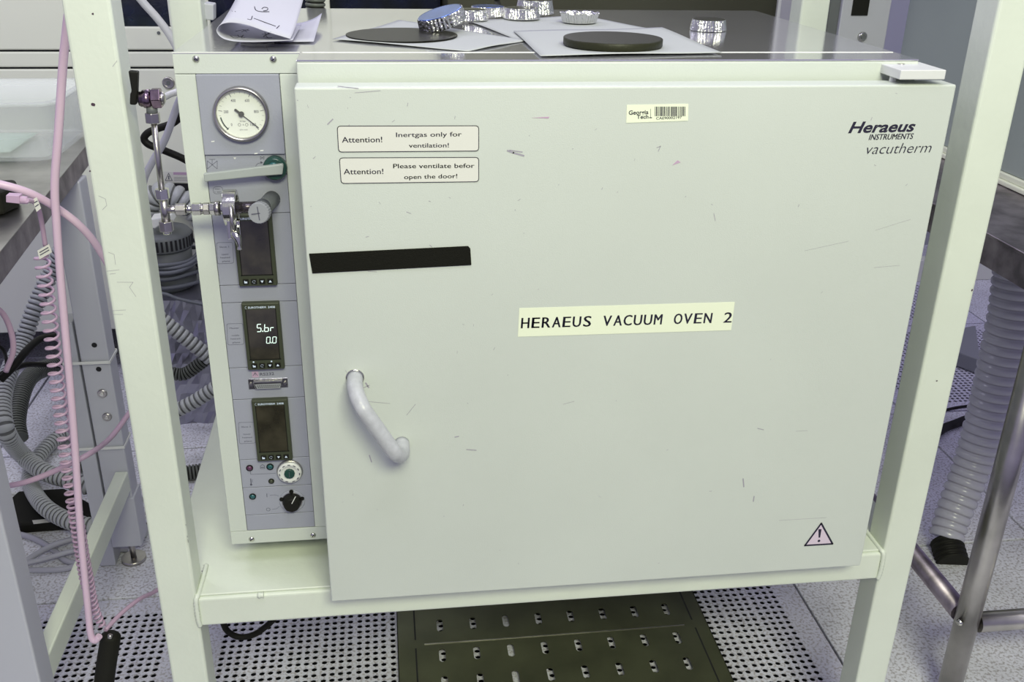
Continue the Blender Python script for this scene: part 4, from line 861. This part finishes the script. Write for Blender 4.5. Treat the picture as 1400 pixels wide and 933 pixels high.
# ================================================================== RIGHT BACKGROUND
dp = thing('tool_side_panel', 'pale metal panel with black window and round button behind the rack', 'panel', (1.14, 1.1, ZF))
pxx = lambda px, py=40, y=1.05: at(px, py, y=y).x
x0, x1 = pxx(1147), pxx(1206)
MB().box(x0, x1 + .012, 1.05, 1.09, ZF, 1.3).build('panel_body', 'equipg', dp, bevel=.002)
MB().box(pxx(1133), x0 - .001, 1.06, 1.10, ZF, 1.3).build('dark_strip', 'pump', dp)
zq = at(1176, 21, y=1.05).z; MB().box(pxx(1165, 10), pxx(1187, 10), 1.047, 1.0502, zq, zq + .12).build('black_window', 'black', dp)
c = at(1178.5, 50, y=1.05); pbn = MB().lathe((c.x, 1.05, c.z), (0, -1, 0), [(.0105, 0), (.0105, .004), (.008, .007)], 24).build('round_button', 'chrome', dp); MB().cyl((c.x, 1.044, c.z), (c.x, 1.041, c.z), .0055, 14).build('button_cap', 'pump', dp)
XR = 1.235; ZR = .42
gcb = thing('grey_enclosure', 'large blue-grey panelled enclosure standing on the right steel table', 'enclosure', (1.6, .5, ZR + .001))
MB().box(XR + .012, 1.9, -.3, 1.02, ZR + .022, 1.4).build('side_panel', 'bluegrey', gcb, bevel=.002)
MB().box(XR, 1.9, -.3, 1.025, ZR + .001, ZR + .010).box(XR + .006, 1.9, -.3, 1.025, ZR + .010, ZR + .0215).build('base_moulding', 'equip', gcb, bevel=.002)
rt = thing('steel_table', 'stained stainless steel table with tubular legs right of the rack', 'table', (1.4, .4, ZF)); rt.name = 'steel_table'
MB().box(1.044, 1.9, -.25, 1.04, ZR - .002, ZR).build('table_top', 'steeld', rt)
MB().box(1.044, 1.0465, -.25, 1.04, ZR - .052, ZR - .0022).box(1.040, 1.047, -.25, 1.04, ZR - .003, ZR + .002).build('top_flange', 'steeld', rt, bevel=.0008, seg=1)
MB().box(1.048, 1.9, 1.037, 1.04, ZR - .052, ZR - .0022).build('top_flange', 'steeld', rt)
lx, ly = 1.088, .152
for a, b_ in ((lx, ly), (lx, .93), (1.85, ly), (1.85, .93)): MB().tube([(a, b_, ZF), (a, b_, ZR - .003)], .0205, 28).build('leg', 'steel', rt)
zr_ = -.262
MB().tube([(lx, ly + .021, zr_ + .005), (lx, .909, zr_ + .005)], .0185, 24).build('side_rail', 'steeld', rt)
MB().tube([(lx + .021, ly, zr_ - .002), (1.829, ly, zr_ - .002)], .0180, 24).build('cross_rail', 'steel', rt)
c = at(1297, 858, y=ly - .018); MB().lathe((lx - .0185, ly - .008, c.z), (-1, -.4, 0), [(.0065, 0), (.0065, .003), (.003, .006)], 16).build('screw', 'chrome', rt)
# big smoky hose
hthing([at(1404, 300, y=.70), at(1396, 360, y=.70), at(1385, 430, y=.69), at(1368, 500, y=.68), at(1350, 570, y=.67), at(1328, 640, y=.65), at(1303, 705, y=.615), at(1293, 738, y=.59)], .0575, 'hoset', 'wide_ribbed_hose', 'wide smoky grey ribbed duct hose standing behind the steel table leg', 'duct', pitch=.0215, depth=.13, n=28, r1=.038)
q0 = at(1293.5, 740, y=.588); q1 = at(1303, 772, z=ZF + .004); hthing([q0 + (q1 - q0) * t for t in (0, .35, .7, 1)], .036, 'rubber', 'black_hose_end', 'short black ribbed hose end on the floor under the wide smoky duct hose', None, pitch=.012, depth=.2, n=24)
# bits on the right floor
m = MB(); q = [fp(*p, .003) for p in ((1306, 468), (1330, 463), (1336, 512), (1304, 500))]; m.prism(q, (0, 0, .05)); solo(m, 'grey_floor_box', 'greyp', 'small grey box on the perforated floor behind the duct hose', 'box', bevel=.004)
cablething([(1270, 600, 'f'), (1292, 585, 'f'), (1305, 580, 'f'), (1330, 570, 'f')], .012, 'black', 'black_cable', 'thick black cable on the floor behind the duct hose', 'cables on the floor right')
cablething([(1280, 566, 'f'), (1300, 559, 'f'), (1325, 555, 'f')], .004, 'black', 'black_cable', 'thin black cable on the floor behind the thick one', 'cables on the floor right')
# low wall line beyond
rk = thing('far_shelf_rack', 'pale shelf rack with mesh panel seen far under the right table', 'rack', (2.45, 2.3, ZF))
MB().box(1.6, 3.2, 2.25, 2.30, ZF + .0, ZF + .09).build('lower_beam', 'equip', rk, bevel=.003)
MB().box(1.6, 3.2, 2.40, 2.44, ZF + .1, .9).build('back_panel', 'equipg', rk)
for x in (2.30, 2.52, 2.9): MB().box(x, x + .05, 2.27, 2.32, ZF + .09, .9).build('upright', 'pump', rk)
# ================================================================== DAMPER SHEET ON THE PERFORATED FLOOR
DZ = -.4350; ds = thing('slotted_floor_sheet', 'dark olive metal sheet with rows of slots lying on the perforated floor under the oven', 'sheet', (.4, .3, ZF + .0008))
def slot_cells():
    m = MB(); xs = [.1710 + .0664 * i for i in range(8)]; ys = [.4455, .3605, .288, .205, .13, .05, -.03, .53, .61]
    ys = sorted(ys); xe = [.086, .1710 - .0332] + [(a + b_) / 2 for a, b_ in zip(xs, xs[1:])] + [xs[-1] + .0332, .7085]; ye = [ys[0] - .04] + [(a + b_) / 2 for a, b_ in zip(ys, ys[1:])] + [ys[-1] + .03]
    for j, y in enumerate(ys):
        for i in range(len(xe) - 1):
            x0, x1, y0, y1 = xe[i], xe[i + 1], ye[j], ye[j + 1]
            if i in (0, len(xe) - 2): m.add([(x0, y0, DZ), (x1, y0, DZ), (x1, y1, DZ), (x0, y1, DZ)], [(0, 1, 2, 3)]); continue
            a = xs[i - 1]; r = .0066; hl = .0115; hv = []; n = 12
            for k in range(n):
                t = -math.pi * 3 / 4 + 2 * math.pi * k / n; hv.append((a + r * math.cos(t), y + r * math.sin(t) + (hl if math.sin(t) > 0 else -hl)))
            ovv = []
            for k in range(n):
                s_ = k / 3; e = int(s_); f_ = s_ - e; cs = [(x0, y0), (x1, y0), (x1, y1), (x0, y1), (x0, y0)]; ovv.append((cs[e][0] + (cs[e + 1][0] - cs[e][0]) * f_, cs[e][1] + (cs[e + 1][1] - cs[e][1]) * f_))
            m.add([(x, y_, DZ) for x, y_ in ovv] + [(x, y_, DZ) for x, y_ in hv] + [(x, y_, DZ - .0025) for x, y_ in hv],
                  [(k, (k + 1) % n, n + (k + 1) % n, n + k) for k in range(n)] + [(n + k, n + (k + 1) % n, 2 * n + (k + 1) % n, 2 * n + k) for k in range(n)])
    return m, xs, ys, ye
m, xs, ys, ye = slot_cells()
m.box(.086, .0875, ye[0], ye[-1], ZF + .0008, DZ).box(.707, .7085, ye[0], ye[-1], ZF + .0008, DZ).box(.086, .7085, ye[0], ye[0] + .0015, ZF + .0008, DZ - .0002).box(.086, .7085, ye[-1] - .0015, ye[-1], ZF + .0008, DZ - .0002)
m.build('slotted_plate', 'damper', ds)
m = MB()
for (a, b_) in ((.408, .60), (.20, .384)): m.box(.1195, .1225, a, b_, DZ, DZ + .0004).box(.6785, .6815, a, b_, DZ, DZ + .0004)
m.build('slits', 'under', ds)
MB().box(.138, .660, .3925, .3945, DZ, DZ + .0012).build('crease', 'steel', ds)
